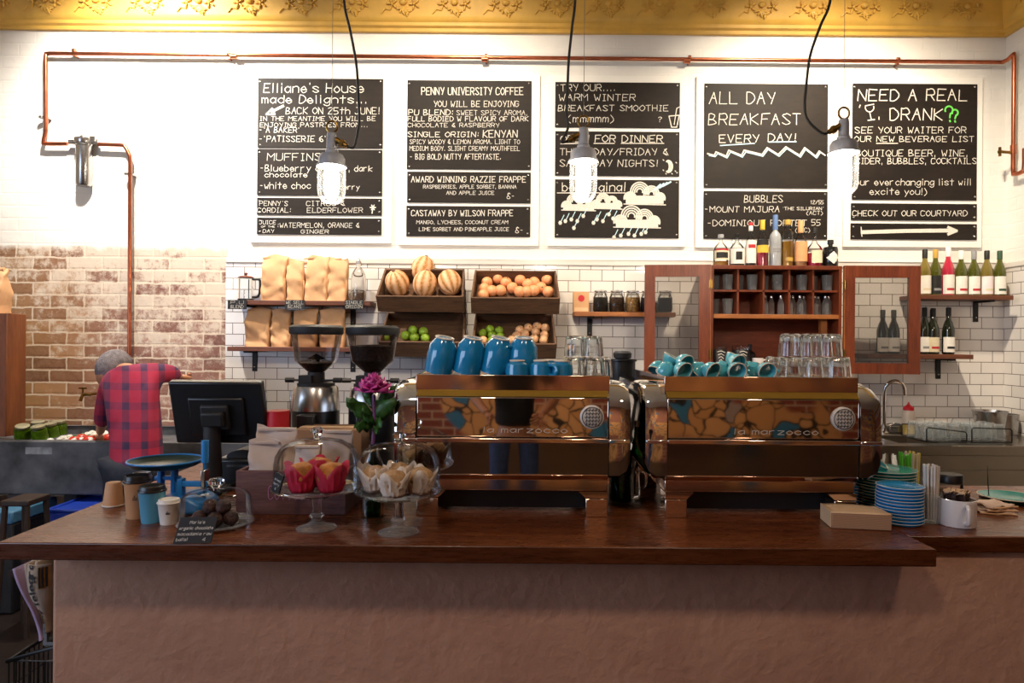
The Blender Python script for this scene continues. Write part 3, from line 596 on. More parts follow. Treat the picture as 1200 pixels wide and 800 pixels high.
for x, y, v in ((92, 63, 1), (271, 66, 1), (570, 69.5, 1), (806, 71, 1), (1048, 73.5, 1), (54, 140, 0), (153, 206, 0)):
    p = P(x, y, WY)
    mb = MB().box(-.005, .005, -.045, 0, -.034, -.022).tube([(0, -.028, -.03), (0, -.045, -.016)], .005, 6).tube([(-.008, -.045, 0), (.008, -.045, 0)], .018, 10) if v else MB().box(.02, .042, -.05, 0, -.006, .006).tube([(0, -.045, -.008), (0, -.045, .008)], .018, 10)
    build('pipe_clip', mb, 'copper' if v else 'steel', t, p)
for x, y in ((274, 66), (568, 69.5), (805, 71.2)):
    p = P(x, y, PY); build('coupling', MB().tube([p+Vector((-.02, 0, 0)), p+Vector((.02, 0, 0))], .0175, 10), 'copper', t)
t = thing('water_filter', 'chrome cylinder water filter hanging from the copper pipe', 'water filter', P(98, 218, PY))
h = P(98, 168, PY).z - t.location.z
build('filter_bowl', MB().lathe([(.0, 0), (.042, 0), (.05, .012), (.05, h-.02), (.055, h-.018), (.055, h-.002)], 24), 'steel', t)
build('filter_head', MB().lathe([(.058, h-.004), (.06, h), (.06, h+.03), (.03, h+.038), (.025, h+.05), (0, h+.05)], 20).tube([(-.1, 0, h+.01), (.1, 0, h+.01)], .017, 10).box(.05, .085, -.02, .02, h+.0, h+.045), 'steel', t)
sh = Vector((sx, sy, P(1193, 170, sy).z))
t = thing('stop_valve', 'brass stop valve on copper pipe at right wall', 'valve', sh)
build('valve_body', MB().tube([(0, 0, 0), (0, 0, -.06)], .019, 10).tube(bend([Vector((0, 0, -.06)), Vector((0, 0, -.2)), Vector((.0, -.1, -.2)), Vector((0, -.1, -.05))], .04), .0145, 10), 'copper', t)
build('spindle', MB().tube([(0, 0, -.05), (-.09, 0, -.045)], .01, 8), 'brass', t); build('tap_handle', MB().tube([(-.09, 0, -.075), (-.09, 0, -.015)], .009, 8).ell(-.09, 0, -.045, .015, .015, .015, 8, 6), 'brass', t)
tp = P(97, 462, WY-.1)
t = thing('wall_tap', 'small brass tap on the bare brick above the trough', 'tap', tp)
build('tap_body', MB().tube(bend([Vector((.05, .1, .0)), Vector((.05, 0, 0)), Vector((0, 0, 0)), Vector((-.01, -.01, -.045))], .02), .011, 8), 'brass', t)
build('tap_handle', MB().tube([(0, 0, .01), (0, 0, .04)], .006, 8).tube([(-.025, 0, .042), (.025, 0, .042)], .006, 8), 'brass', t)
# ---------------------------------------------------------------- pendant lamps
def pendant(px, ring_y, bot_y, label, cord_top, cord_x, rise):
    Y = 2.78; top = P(px, ring_y, Y); zb = P(px, bot_y, Y).z - top.z     # origin at the hanging ring
    t = thing('pendant_lamp', label, 'pendant lamp', top, group='glass jar pendant lamps over the counter')
    build('ring', MB().tube([(math.cos(a)*.022, 0, math.sin(a)*.024 - .002) for a in [k*math.pi/9 for k in range(18)]], .0045, 7, closed=True), 'brass', t)
    build('neck', MB().lathe([(.0, -.028), (.018, -.028), (.021, -.04), (.021, -.095), (.026, -.1), (.026, -.118)], 16), 'lampbody', t)
    build('cap', MB().lathe([(.0, -.112), (.045, -.116), (.053, -.13), (.053, -.155), (.06, -.158), (.06, -.166), (.0, -.166)], 24), 'lampbody', t)
    side = 1 if cord_x > px else -1
    build('cable_gland', MB().tube([(0, 0, -.045), (side*.03, 0, -.062), (side*.062, 0, -.08)], [.012, .012, .011], 10).tube([(side*.036, 0, -.066), (side*.048, 0, -.072)], .0165, 8), 'brass', t)
    build('jar', MB().lathe([(.052, -.166), (.056, -.175), (.056, zb+.05), (.051, zb+.025), (.035, zb+.006), (.0, zb)], 28, close=False), 'lamp_jar', t)
    build('bulb', MB().lathe([(0, -.168), (.024, -.17), (.03, -.19), (.03, zb+.05), (.022, zb+.03), (0, zb+.022)], 18), 'lit', t)
    a = P(cord_top[0], cord_top[1], Y); g = Vector((side*.062, 0, -.08)); up = Vector((a.x-top.x, 0, a.z-top.z)); bx = (cord_x-px)/S(Y)
    pts = [g, g+Vector((side*.028, 0, -.004)), Vector((bx*.93, 0, -.03)), Vector((bx, 0, .03)), Vector((bx*.97, 0, .1)), Vector((bx*.8+up.x*.2, 0, .1+(up.z-.1)*.36)), Vector((bx*.4+up.x*.6, 0, .1+(up.z-.1)*.7)), up] + [Vector((up.x+(up.x-bx)*.5*k/5, 0, up.z+(ZC-top.z-up.z)*k/5)) for k in range(1, 6)]
    build('cord', MB().tube(smooth(pts, 6), .0055, 7), 'cable', t)
    build('hanging_wire', MB().tube([(0, 0, .02), (0, 0, ZC-top.z)], .0012, 5), 'wire', t)
pendant(389, 148, 239, 'lit glass jar lamp hanging in front of the leftmost menu board', (403, 0), 421, .2)
pendant(684, 142, 237, 'lit glass jar lamp hanging in front of the rain cloud board', (674, 0), 664, .2)
pendant(989, 132, 229, 'lit glass jar lamp hanging beside the breakfast board', (973, 0), 943, .2)
# ---------------------------------------------------------------- wall shelves
TY = WY - .012                                    # face of the tiles
def shelf(label, x0, x1, ytop, depth, brackets, mat='shelf', th=.03):
    Yf = TY - depth; a = P(x0, ytop, Yf); d = P(x1, ytop, Yf); z = (a.z+d.z)/2
    t = thing('wall_shelf', label, 'shelf', (a.x, TY, z), group='timber wall shelves')
    build('board', MB().box(0, d.x-a.x, -depth, 0, -th, 0), mat, t, bevel=.003)
    for bx in brackets:
        X = P(bx, ytop, TY).x - a.x
        build('bracket', MB().box(X-.017, X+.017, -.008, 0, -.17, -th).box(X-.015, X+.015, -depth*.85, -.008, -th-.012, -th), 'iron', t, bevel=.002)
        build('screw', MB().ell(X, -.01, -.14, .006, .004, .006, 8, 5), 'steel', t)
    return z
DS = .2; YS = TY - .1
zs1 = shelf('upper left wall shelf holding big kraft coffee bags', 268, 434, 352, DS, (300, 414))
zs2 = shelf('lower left wall shelf holding small kraft coffee bags', 266, 436, 406.5, DS, (299, 414))
zs3 = shelf('short pine wall shelf with spice jars left of the cabinet', 673, 792, 365.5, .16, (691,), 'shelf_light')
zs4 = shelf('upper right wall shelf holding a row of white wine bottles', 1074, 1188, 345.5, .2, (1143,))
zs5 = shelf('lower right wall shelf holding dark red wine bottles', 1018, 1141, 415, .2, (1099,))
# signs hanging off the upper left shelf edge
for a, b_, lines, lab in ((267, 289, ("P.U", "BLEND"), 'small black shelf sign reading P.U BLEND'), (334, 357, ("WE SELL", "BEANS"), 'small black shelf sign reading WE SELL BEANS'), (404, 426, ("SINGLE", "ORIGIN"), 'small black shelf sign reading SINGLE ORIGIN')):
    Yf = TY - DS - .004; p0 = P(a, 362, Yf); p1 = P(b_, 351.5, Yf)
    s = tag(build('shelf_sign', MB().box(0, p1.x-p0.x, -.003, .003, 0, p1.z-p0.z), 'black_matte', None, p0), lab, 'sign', 'black signs on the coffee shelf')
    L = MB(); w_ = p1.x-p0.x; h_ = p1.z-p0.z; f = lambda x, y: (x, -.0042, y)
    for i, tx in enumerate(lines): write(L, tx, w_*(.16 if len(tx) < 6 else .06), w_*(.84 if len(tx) < 6 else .94), h_*(.56 - .46*i), h_*.34, .0026, f, ydown=False, jit=0)
    build('lettering', L, 'chalk', s, recalc=False)
# kraft bags
def bag_mb(w, d, h, fold, seed):
    rs = random.Random(seed); rows = []; mb = MB(); N = 40; H = 22; cr = [(rs.uniform(-w/2, w/2), rs.uniform(.1*h, h), rs.uniform(0, 3.14), rs.choice((-1, 1))*rs.uniform(.004, .010)) for _ in range(9)]; ph = [rs.uniform(0, 6) for _ in range(4)]
    vs = []; fs = []
    for j in range(H + 1):
        v = j / H; k = 1 - .93 * max(0, (v-.55)/.45) ** 1.3
        for i in range(N):
            a = 2*math.pi*i/N; ca, sa = math.cos(a), math.sin(a); e = .35
            x = math.copysign(abs(ca)**e, ca)*w/2; y = math.copysign(abs(sa)**e, sa)*d/2*k
            x *= 1 - .03*math.sin(v*9+ph[0]) + .02*math.sin(a*3+ph[1]+v*6) + (.03 if v > .9 else 0)
            y += .006*math.sin(v*11+ph[2]+x*40)*(.3+v) + .004*math.sin(v*23+ph[3]+x*70)
            for qx, qz, qa, am in cr:
                dd = (x-qx)*math.sin(qa) - (h*v-qz)*math.cos(qa); y += am*max(0, 1-abs(dd)/.03)*(1 if y < 0 else -.5)*math.sin(math.pi*min(1, v+.1))
            x += fold*v*v*w*.25
            z = h*v + (.012*math.sin(x*30+ph[1]) if j == H else 0) + (.13*h*(ca*fold)*max(0, v-.5)*2)
            vs.append((x, y, z))
    for j in range(H):
        for i in range(N): k = (i+1) % N; fs.append((j*N+i, j*N+k, (j+1)*N+k, (j+1)*N+i))
    fs += [tuple(range(N-1, -1, -1)), tuple(H*N+i for i in range(N))]
    return mb.add(vs, fs)
def bag(x0, x1, y0, y1, zb, Y, label, group, seed, fold=0, mat='kraft', lab=True, rz=0):
    s = S(Y); w = (x1-x0)/s; h = (y1-y0)/s; p = P((x0+x1)/2, y1, Y)
    t = thing('coffee_bag', label, 'bag', (p.x, Y, zb), (0, 0, rz), group)
    build('bag_body', bag_mb(w*.9, .085, h, fold, seed), mat, t, sharp=50)
    build('side_gusset', MB().add([(w*.452, -.036, .01), (w*.452, .036, .01), (w*.452, .03, h*.5), (w*.452, -.03, h*.5)], [(0, 1, 2, 3)]), mat, t, solid=.002)
    if lab: build('crimped_top', MB().box(-w*.36+fold*w*.25, w*.36+fold*w*.25, -.006, .006, h*.955, h*.985, Matrix.Rotation(-math.atan(.26*h*fold/w), 4, 'Y')), 'kraft', t)
    if False: build('paper_label', MB().sheet([[(-w*.30, -.0445, h*.30), (w*.1, -.0445, h*.30)], [(-w*.30, -.0445, h*.44), (w*.1, -.0445, h*.44)]]), 'kraft_label', t, solid=.0012)
    return t
g = 'kraft coffee bags on the upper shelf'
for i, (a, b_, y0, f, n) in enumerate(((306, 337, 299, .2, 'leftmost tall kraft coffee bag on the upper shelf'), (336, 358, 304, -.2, 'second kraft coffee bag on the upper shelf, narrow with folded top'), (357, 386, 299, .3, 'third kraft coffee bag on the upper shelf, tallest and widest'), (383, 408, 301, .25, 'fourth kraft coffee bag on the upper shelf, beside the glass bottle'))):
    bag(a, b_, y0, 352, zs1, YS, n, g, i, f)
g = 'kraft coffee bags on the lower shelf'
for i, (a, b_, y0, f, n) in enumerate(((287, 318, 361, .1, 'leftmost kraft coffee bag on the lower shelf'), (318, 342, 363, -.15, 'second kraft coffee bag from left on the lower shelf'), (343, 373, 362, .1, 'third kraft coffee bag on the lower shelf, above the grinder hopper'), (374, 406, 361, -.1, 'rightmost kraft coffee bag on the lower shelf'))):
    bag(a, b_, y0, 406, zs2, YS, n, g, 10+i, f)
# french press
t = thing('french_press', 'small french press coffee plunger on the upper left shelf', 'french press', (P(288, 350, YS).x, YS, zs1))
build('beaker', MB().lathe([(.048, .012), (.048, .15), (.05, .155)], 20, close=False), 'glass', t)
build('holder', MB().lathe([(.0, 0), (.052, 0), (.052, .014), (.0, .014)], 20).box(-.003, .003, .049, .053, .01, .15), 'black', t)
build('lid', MB().lathe([(.0, .152), (.05, .153), (.052, .158), (.04, .166), (.008, .17), (.006, .18), (0, .18)], 20).ell(0, 0, .183, .012, .012, .008), 'cab', t)
build('handle', MB().tube(smooth([(.05, 0, .145), (.085, 0, .145), (.095, 0, .13), (.093, 0, .06), (.08, 0, .03), (.05, 0, .025)], 4), .008, 8), 'black', t)
# swing top bottle
t = thing('glass_bottle', 'clear glass swing top bottle at the right end of the upper left shelf', 'bottle', (P(420, 350, YS).x, YS, zs1))
build('bottle_body', MB().lathe([(.0, 0), (.046, .003), (.05, .02), (.05, .15), (.043, .19), (.022, .225), (.016, .235), (.016, .26)], 20), 'tumbler', t)
build('stopper', MB().lathe([(.017, .258), (.018, .27), (.011, .278), (.009, .29), (0, .293)], 12).tube([(-.016, 0, .235), (-.019, 0, .255), (0, 0, .3), (.019, 0, .255), (.016, 0, .235)], .002, 6), 'steel', t)
# ---------------------------------------------------------------- crates of fruit
TILT = R(40)
def crate(label, fx0, fx1, ylip, bx0, bx1, ytop, Yf):
    p0 = P(fx0, ylip, Yf); p1 = P(fx1, ylip, Yf); cxm = (p0.x+p1.x)/2; w = p1.x-p0.x
    dep = .115; vl = .29; cs, sn = math.cos(TILT), math.sin(TILT)
    # local: x across, y up the sloping floor, z out of the mouth; lip of the front board sits on the photo's lip line
    base = Vector((cxm, Yf + dep*sn, (p0.z+p1.z)/2 - dep*cs))
    t = thing('fruit_crate', label, 'crate', base, None, 'timber fruit crates on the tiled wall')
    rot = Matrix.Rotation(TILT, 4, 'X'); wf = w/2; wb = w/2*.955; th = .013
    def hull(z0, z1, y0, y1):
        return 0
    build('floor_board', MB().add([rot @ Vector(v) for v in [(-wf, 0, 0), (wf, 0, 0), (wb, vl, 0), (-wb, vl, 0), (-wf, 0, th), (wf, 0, th), (wb, vl, th), (-wb, vl, th)]], [(0,3,2,1),(4,5,6,7),(0,1,5,4),(1,2,6,5),(2,3,7,6),(3,0,4,7)]), 'crate', t)
    build('front_board', MB().box(-wf, wf, -th, 0, -.01, dep, rot), 'crate', t, bevel=.002)
    build('back_board', MB().box(-wb, wb, vl, vl+th, -.01, dep*1.0, rot), 'crate', t, bevel=.002)
    for s in (-1, 1):
        q = [(s*wf, -th, 0), (s*(wf+th), -th, 0), (s*(wb+th), vl+th, 0), (s*wb, vl+th, 0)]
        build('side_board', MB().add([rot @ Vector((x, y, z)) for z in (-.008, dep*1.02) for x, y, _ in q], [(0,3,2,1),(4,5,6,7),(0,1,5,4),(1,2,6,5),(2,3,7,6),(3,0,4,7)]), 'crate', t, bevel=.002)
    zb = (rot @ Vector((0, .05, -.02))).z; yy = base.y
    build('mounting_rail', MB().box(-w*.36, w*.36, (rot @ Vector((0, .05, 0))).y, TY-yy, zb-.03, zb+.0), 'black_matte', t)
    def rest(px, r, k, lift=0.0):                 # a spot on the crate floor, k up the slope, layer lift
        Yc = base.y + (rot @ Vector((0, k, th + r + lift))).y
        z = base.z + (rot @ Vector((0, k, th + r + lift))).z
        return Vector((P(px, 380, Yc).x, Yc, z))
    return rest
def restpx(rest, px, py, r):                     # the depth on the crate's slope whose centre lands nearest the given height
    best = None
    for lift in (0, r*1.5, r*3):
        for k in [r + .006*i for i in range(45)]:
            q = rest(px, r, k, lift); s = S(q.y); yy = 400 - (q.z-CAMZ)*s + TH*(px-600)
            e = abs(yy - py) + lift*12
            if best is None or e < best[0]: best = (e, q)
    return best[1]
c7 = lambda x, y: (430 + x*.2126, 280 + y*.2126)
r1 = crate('upper left timber crate holding four ribbed melons', 443, 541, 346, 455, 543, 315, 4.36)
r2 = crate('upper right timber crate heaped with oranges', 554, 654, 348, 560, 655, 316, 4.36)
r3 = crate('lower left timber crate with a few limes and mostly empty', 446, 542, 399.5, 450, 540, 363, 4.36)
r4 = crate('lower right timber crate shared by limes and small lemons', 555, 650, 401.5, 560, 650, 366, 4.36)
pm = MB().ell(0, 0, 0, .077, .077, .09, 40, 20, fn=lambda x, y, z: 1 + .035*abs(math.cos(4.5*math.atan2(y, x)))*(1-abs(z))**.3)
def melon_proto():
    o = thing('melon', 'x', 'melon'); build('melon_rind', pm, 'melon', o); build('stem_scar', MB().lathe([(.0, .089), (.012, .089), (.01, .096), (0, .096)], 10), 'crate', o); return o
PM = Place(melon_proto())
for cx_, cy_, lab, ro in ((166, 243, 'ribbed melon at the left end of the upper left crate', (.5, -.35, .2)), (305, 165, 'ribbed melon highest at the back of the upper left crate', (.2, .2, 1)), (318, 248, 'ribbed melon at the front middle of the upper left crate', (.15, 0, 2)), (455, 238, 'ribbed melon at the right end of the upper left crate', (.4, .45, 3))):
    px, py = c7(cx_, cy_); q = restpx(r1, px, py, .078 if cy_ > 200 else .078)
    PM(lab, q, ro, 'melons in the upper left crate')
def fruit(name, cat, mat, rad, pts, rest, where, group, stemmat='leaf', conv=c7):
    o = thing(name, 'x', cat); rs = random.Random(name)
    build('rind', MB().ell(0, 0, 0, rad, rad, rad*.96, 18, 12, fn=lambda x, y, z: 1 - .07*max(0, abs(z)-.8)*5*.3), mat, o)
    build('stem_end', MB().lathe([(0, rad*.93), (rad*.14, rad*.93), (rad*.1, rad*.99), (0, rad*.99)], 8), stemmat, o)
    pl = Place(o); pts = sorted(pts, key=lambda p: (-round(p[1]/26), p[0])); rows = {}
    for p in pts: rows.setdefault(-round(p[1]/26), []).append(p)
    for ri, (k, row) in enumerate(sorted(rows.items())):
        rn = ('front row', 'second row', 'third row', 'fourth row', 'fifth row')[min(ri, 4)]
        for i, (x, y) in enumerate(row):
            px, py = conv(x, y)
            pos = ' by itself in the ' if len(row) == 1 else ', %s from left in the ' % ORD[i]
            pl('%s%s%s of the %s' % (cat, pos, rn, where), restpx(rest, px, py, rad), (rs.uniform(0, 3), rs.uniform(0, 3), rs.uniform(0, 3)), group)
fruit('orange', 'orange', 'orange', .039, [(660,240),(720,217),(645,275),(688,285),(735,282),(765,240),(800,268),(843,228),(840,290),(885,250),(920,238),(918,285),(958,268),(990,225),(998,292),(640,308),(880,290)], r2, 'upper right crate', 'oranges in the upper right crate')
fruit('lime', 'lime', 'lime', .032, [(212,530),(253,503),(312,510),(262,542),(322,545),(100,540)], r3, 'lower left crate', 'limes in the lower left crate')
fruit('lime', 'lime', 'lime', .03, [(638,520),(678,497),(728,505),(690,530),(735,535),(690,557),(740,562)], r4, 'lower right crate', 'limes in the lower right crate')
fruit('lemon', 'lemon', 'lemon', .031, [(640,556),(843,500),(890,488),(938,482),(983,490),(825,532),(870,525),(930,510),(978,530),(800,555),(872,557),(922,550),(975,557)], r4, 'lower right crate', 'small lemons in the lower right crate')
# ---------------------------------------------------------------- spice jars
t = thing('paper_box', 'small orange tea box with red dot on the pine shelf', 'box', (P(681, 365, YS).x, TY-.075, zs3))
build('carton', MB().box(-.052, .052, -.03, .03, 0, .135), 'kraft', t, bevel=.003)
build('red_dot', MB().prism([(math.cos(a)*.022, .092 + math.sin(a)*.022) for a in [k*math.pi/8 for k in range(16)]], -.032, -.03), 'red', t)
build('window_strip', MB().box(-.045, .045, -.0315, -.03, .006, .03), 'kraft_label', t)
for a, d, f in ():
    pass
SPICE = [mk('spice_dark', '#2e2418', .7, var=.7, scale=80, bump=.8), mk('spice_brown', '#4e3420', .7, var=.8, scale=80, bump=.8), mk('spice_tan', '#b0824a', .7, var=.6, scale=80, bump=.8), mk('spice_purple', '#241a20', .7, var=.6, scale=80, bump=.8)]
for i, (x, lab) in enumerate(((704, 'clip top jar of dark spice next to the tea box'), (723, 'clip top jar of brown spice, second on the pine shelf'), (742, 'clip top jar of golden grains on the pine shelf'), (760, 'dark filled clip top jar half hidden behind the cabinet door frame'), (780, 'dark clip top jar seen through the left cabinet door\'s pane'))):
    t = thing('spice_jar', lab, 'jar', (P(x, 365, YS).x, TY-.08, zs3), None, 'spice jars on the pine shelf')
    build('jar_glass', MB().lathe([(0, .002), (.044, .004), (.049, .02), (.049, .1), (.04, .118), (.038, .13)], 20), 'glass', t)
    build('filling', MB().lathe([(0, .004), (.044, .006), (.0475, .02), (.0475, .1), (0, .104)], 20), SPICE[min(i, 3)], t)
    build('lid', MB().lathe([(.042, .128), (.043, .136), (.042, .146), (.02, .15), (0, .15)], 20), 'tumbler', t)
    build('wire_clip', MB().tube([(.044*math.cos(k*.524), .044*math.sin(k*.524), .122) for k in range(12)], .0022, 5, closed=True).tube([(-.02, -.046, .095), (-.018, -.05, .125), (0, -.046, .15), (.018, -.05, .125), (.02, -.046, .095)], .002, 5), 'steel', t)
# ---------------------------------------------------------------- cabinet
YK = 4.42
KA = P(833, 311, YK); KB = P(987, 311, YK); KZ0 = P(910, 437, YK).z; KW = KB.x-KA.x; KH = (KA.z+KB.z)/2-KZ0
cabt = thing('glassware_cabinet', 'open reddish timber cabinet with pigeonholes of glasses and two glazed doors', 'cabinet', (KA.x, YK, KZ0))
D = TY - YK; tk = .02
kx = lambda px: P(px, 370, YK+.03).x - KA.x
kz = lambda py: P(910, py, YK+.03).z - KZ0
build('carcass', MB().box(0, tk, 0, D, 0, KH).box(KW-tk, KW, 0, D, 0, KH).box(tk, KW-tk, 0, D, KH-.025, KH).box(tk, KW-tk, 0, D, 0, tk), 'cab', cabt, bevel=.002)
build('back_panel', MB().box(tk, KW-tk, D-.012, D, tk, KH-.025), 'cab_in', cabt)
zsh = kz(368.5); zmid = kz(341)
build('shelf_board', MB().box(tk, KW-tk, .0, D-.012, zsh-.028, zsh), 'shelf_light', cabt, bevel=.002)
build('shelf_board', MB().box(tk, KW-tk, .02, D-.012, zmid-.006, zmid+.006), 'cab', cabt)
for px in (864, 894, 924, 952): build('divider', MB().box(kx(px)-.006, kx(px)+.006, .02, D-.012, zsh, KH-.025), 'cab', cabt)
build('post', MB().box(kx(964), kx(971), .05, .09, tk, zsh-.028), 'shelf_light', cabt)
for z in (KH*.9, KH*.62, KH*.1): pass
def door(w, h, gx0, gx1, gz0, gz1, parent, loc, rz, hx):
    d = build('door', MB().box(0, gx0, -.026, 0, 0, h).box(gx1, w, -.026, 0, 0, h).box(gx0, gx1, -.026, 0, 0, gz0).box(gx0, gx1, -.026, 0, gz1, h), 'cab', parent, loc, rot=(0, 0, rz))
    build('glass_pane', MB().box(gx0, gx1, -.016, -.012, gz0, gz1), 'pane', d)
    for z in (h*.82, h*.18): build('hinge', MB().tube([(hx, -.03, z-.03), (hx, -.03, z+.03)], .005, 8).box(hx-.01, hx+.01, -.029, -.026, z-.026, z+.026), 'brass', d)
    build('worn_edge', MB().box(hx-.002, hx+.002, -.0268, -.002, .01, h-.01), 'shelf_light', d)
a = math.radians(6); wl = 75/S(4.44)/math.cos(a); hl = 122/S(YK)
door(wl, KH, wl*12/75, wl*62/75, KH*.085, KH*.89, cabt, (-.004-wl*math.cos(a), wl*math.sin(a), 0), -a, wl)
wr = 87/S(YK-.02)
door(wr, KH, wr*12/87, wr*74/87, KH*.1, KH*.89, cabt, (KW+.006, -.0, 0), -.04, 0)
# tumblers in the pigeonholes
def tumbler_mb(r0, r1, h, flute=9, fl=.035):
    return MB().lathe([(0, .004), (r0*.9, .003), (r0, .006), (r0+(r1-r0)*.5, h*.5), (r1, h), (r1-.003, h), (r0+(r1-r0)*.5-.003, h*.5), (r0-.003, .012), (0, .012)], 36, None, False, flute, fl)
def tumbler_proto(r0, r1, h, mat, name='tumbler', cat='glass'):
    o = thing(name, 'x', cat); build('glass_wall', tumbler_mb(r0, r1, h), mat, o); build('heavy_base', MB().lathe([(0, .001), (r0*.85, .001), (r0*.85, .01), (0, .01)], 16), mat, o); return o
holes = (850, 879, 909, 938, 968); hn = ('first', 'second', 'third', 'fourth', 'fifth')
pk = Place(tumbler_proto(.029, .034, .105, 'brightened_tumbler'))
for i, x in enumerate(holes):
    for dx, dy, nm in ((-6, .16, 'rear'), (6, .09, 'front')):
        pk('%s tumbler in the %s pigeonhole of the top row' % (nm, hn[i]), (KA.x + kx(x+dx), YK+dy, KZ0+zmid+.006), None, 'tumblers in the top pigeonholes')
for x, dx, dy, nm in ((850, -6, .16, 'rear'), (850, 6, .09, 'front')):
    pk('%s tumbler in the first pigeonhole of the second row' % nm, (KA.x + kx(x+dx), YK+dy, KZ0+zsh), None, 'tumblers in the top pigeonholes')
o = thing('small_bottle', 'x', 'bottle'); build('bottle_glass', MB().lathe([(0, .002), (.019, .002), (.021, .01), (.021, .075), (.012, .098), (.01, .115), (.011, .12)], 14), 'brightened_tumbler', o)
build('bottle_cap', MB().lathe([(.012, .112), (.012, .126), (0, .127)], 12), 'steel', o); pb = Place(o)
for i in (2, 3, 4):
    for k in range(3 if i == 2 else 4):
        pb('%s small clear bottle in the %s pigeonhole of the second row' % (ORD[k], hn[i]), (KA.x + kx(holes[i] - 9.5 + 19*k/(2 if i == 2 else 3)), YK+.08+.03*(k % 2), KZ0+zsh), None, 'small bottles in the second row of pigeonholes')
# things in the cabinet's lower bay
for x, lab in ((846, 'left clip lid jar with chalked label in the cabinet bottom'), (872, 'right clip lid jar with chalked label in the cabinet bottom')):
    t = thing('clip_jar', lab, 'jar', (KA.x+kx(x), YK+.1, KZ0+tk), None, 'dark jars in the cabinet bottom')
    build('jar_glass', MB().lathe([(0, 0), (.06, .002), (.06, .115), (.05, .13)], 20), 'black', t); build('lid', MB().lathe([(.052, .13), (.054, .14), (.05, .155), (0, .16)], 20), 'tumbler', t)
    L = MB(); f = lambda x, y: (x, -.0625, y)
    for k in range(4): ribbon(L, [(-.025+.004*k, .115-.02*k), (.0, .12-.018*k), (.025-.005*k, .11-.02*k)], .004, f)
    build('lettering', L, 'chalk', t, recalc=False); build('wire_clip', MB().tube([(-.02, -.058, .105), (-.02, -.062, .14), (.02, -.062, .14), (.02, -.058, .105)], .0025, 5), 'steel', t)
def mug_mb(r, h, th=.004, foot=.8):
    return MB().lathe([(0, 0), (r*foot*.7, 0), (r*foot*.75, .003), (r*.93, h*.22), (r, h*.55), (r*.98, h), (r*.98-th, h), (r-th, h*.5), (r*.85-th, h*.2), (0, .008)], 28)
def handle_mb(r, h, t=.0055, out=.026):
    return MB().tube(smooth([(r*.94, 0, h*.82), (r+out*.7, 0, h*.82), (r+out, 0, h*.55), (r+out*.65, 0, h*.27), (r*.9, 0, h*.25)], 5), t, 8)
t = thing('white_mug', 'small white mug in the cabinet bottom beside the clip jars', 'mug', (KA.x+kx(891), YK+.07, KZ0+tk)); build('cup', mug_mb(.036, .075), 'ceramic', t); build('handle', handle_mb(.036, .075), 'ceramic', t)
t = thing('dark_bottle', 'squat dark bottle behind the white mug in the cabinet', 'bottle', (KA.x+kx(888), YK+.17, KZ0+tk)); build('bottle_body', MB().lathe([(0, 0), (.035, 0), (.035, .1), (.012, .125), (.012, .15), (0, .15)], 16), 'black', t); build('cap', MB().lathe([(.014, .148), (.014, .165), (0, .166)], 12), 'black_matte', t)
# ---------------------------------------------------------------- bottles
def glassmat(name, col, rough=.06, tr=.0): return mk(name, col, rough, var=.15, scale=9, Coat_Weight=.6, Transmission_Weight=tr)
BG = {'green': glassmat('olive_wine_glass', '#5c5f1c', .08, .35), 'dark': glassmat('dark_wine_glass', '#181c10', .06), 'gold': glassmat('golden_wine_glass', '#94813c', .08, .4), 'rose': glassmat('rose_wine', '#d0304c', .1, .3), 'amber': glassmat('amber_spirit', '#d69636', .05, .15), 'pink': glassmat('pink_spirit', '#cc2444', .05, .1),
 'clear': M['glass'], 'frost': glassmat('frosted_glass', '#b6b9bd', .35, .3), 'orange': glassmat('orange_spirit', '#dd9a58', .1, .1), 'black': glassmat('black_bottle_glass', '#1a1c1c', .08)}
LABM = {k: mk('label_' + k, v, .6, var=.06, scale=20) for k, v in {'white': '#e9e4da', 'cream': '#ddd0b0', 'black': '#151413', 'red': '#b8242c', 'gold': '#b8933e', 'orange': '#dda06c', 'grey': '#8b8b8d', 'yellow': '#d9b23a', 'bluecap': '#5a78a8', 'greencap': '#2c4a32', 'pinkwhite': '#f0dede'}.items()}
def curved_label(r, z0, z1, half=75, n=14, poly=None):
    return MB().sheet([[(r*math.sin(R(-half+2*half*i/n)), -r*math.cos(R(-half+2*half*i/n)), z) for i in range(n+1)] for z in (z0, z1)])
def wine(loc, label, glass, lab, cap, h=.3, lz=(.3, .62), art=None, group=None, burg=True):
    t = thing('wine_bottle', label, 'bottle', loc, None, group); r = .0375; k = h/.3
    sh = [(0, .006), (.03, 0), (r, .006), (r, .15*k), (r*.97, .165*k), (r*.72, .2*k), (r*.45, .225*k), (.0145, .24*k), (.0135, .285*k), (.0155, .287*k), (.0155, .298*k), (0, .3*k)] if burg else [(0, .006), (.033, 0), (r, .006), (r, .185*k), (r*.9, .205*k), (.016, .228*k), (.0135, .24*k), (.0135, .285*k), (.0155, .287*k), (.0155, .298*k), (0, .3*k)]
    build('bottle_glass', MB().lathe(sh, 20), BG[glass], t)
    if lab: build('label', curved_label(r+.0007, h*lz[0]*.5, h*lz[1]*.62, 80), LABM[lab], t)
    if lab: build('label_band', curved_label(r+.0012, h*(lz[0]*.5+.07), h*(lz[0]*.5+.12), 40), LABM[art or 'grey'], t)
    build('capsule', MB().lathe([(.0162, .245*k), (.0162, .301*k), (.014, .304*k), (0, .304*k)], 14), LABM[cap], t)
    return t
gw = 'white wine bottles on the upper right shelf'
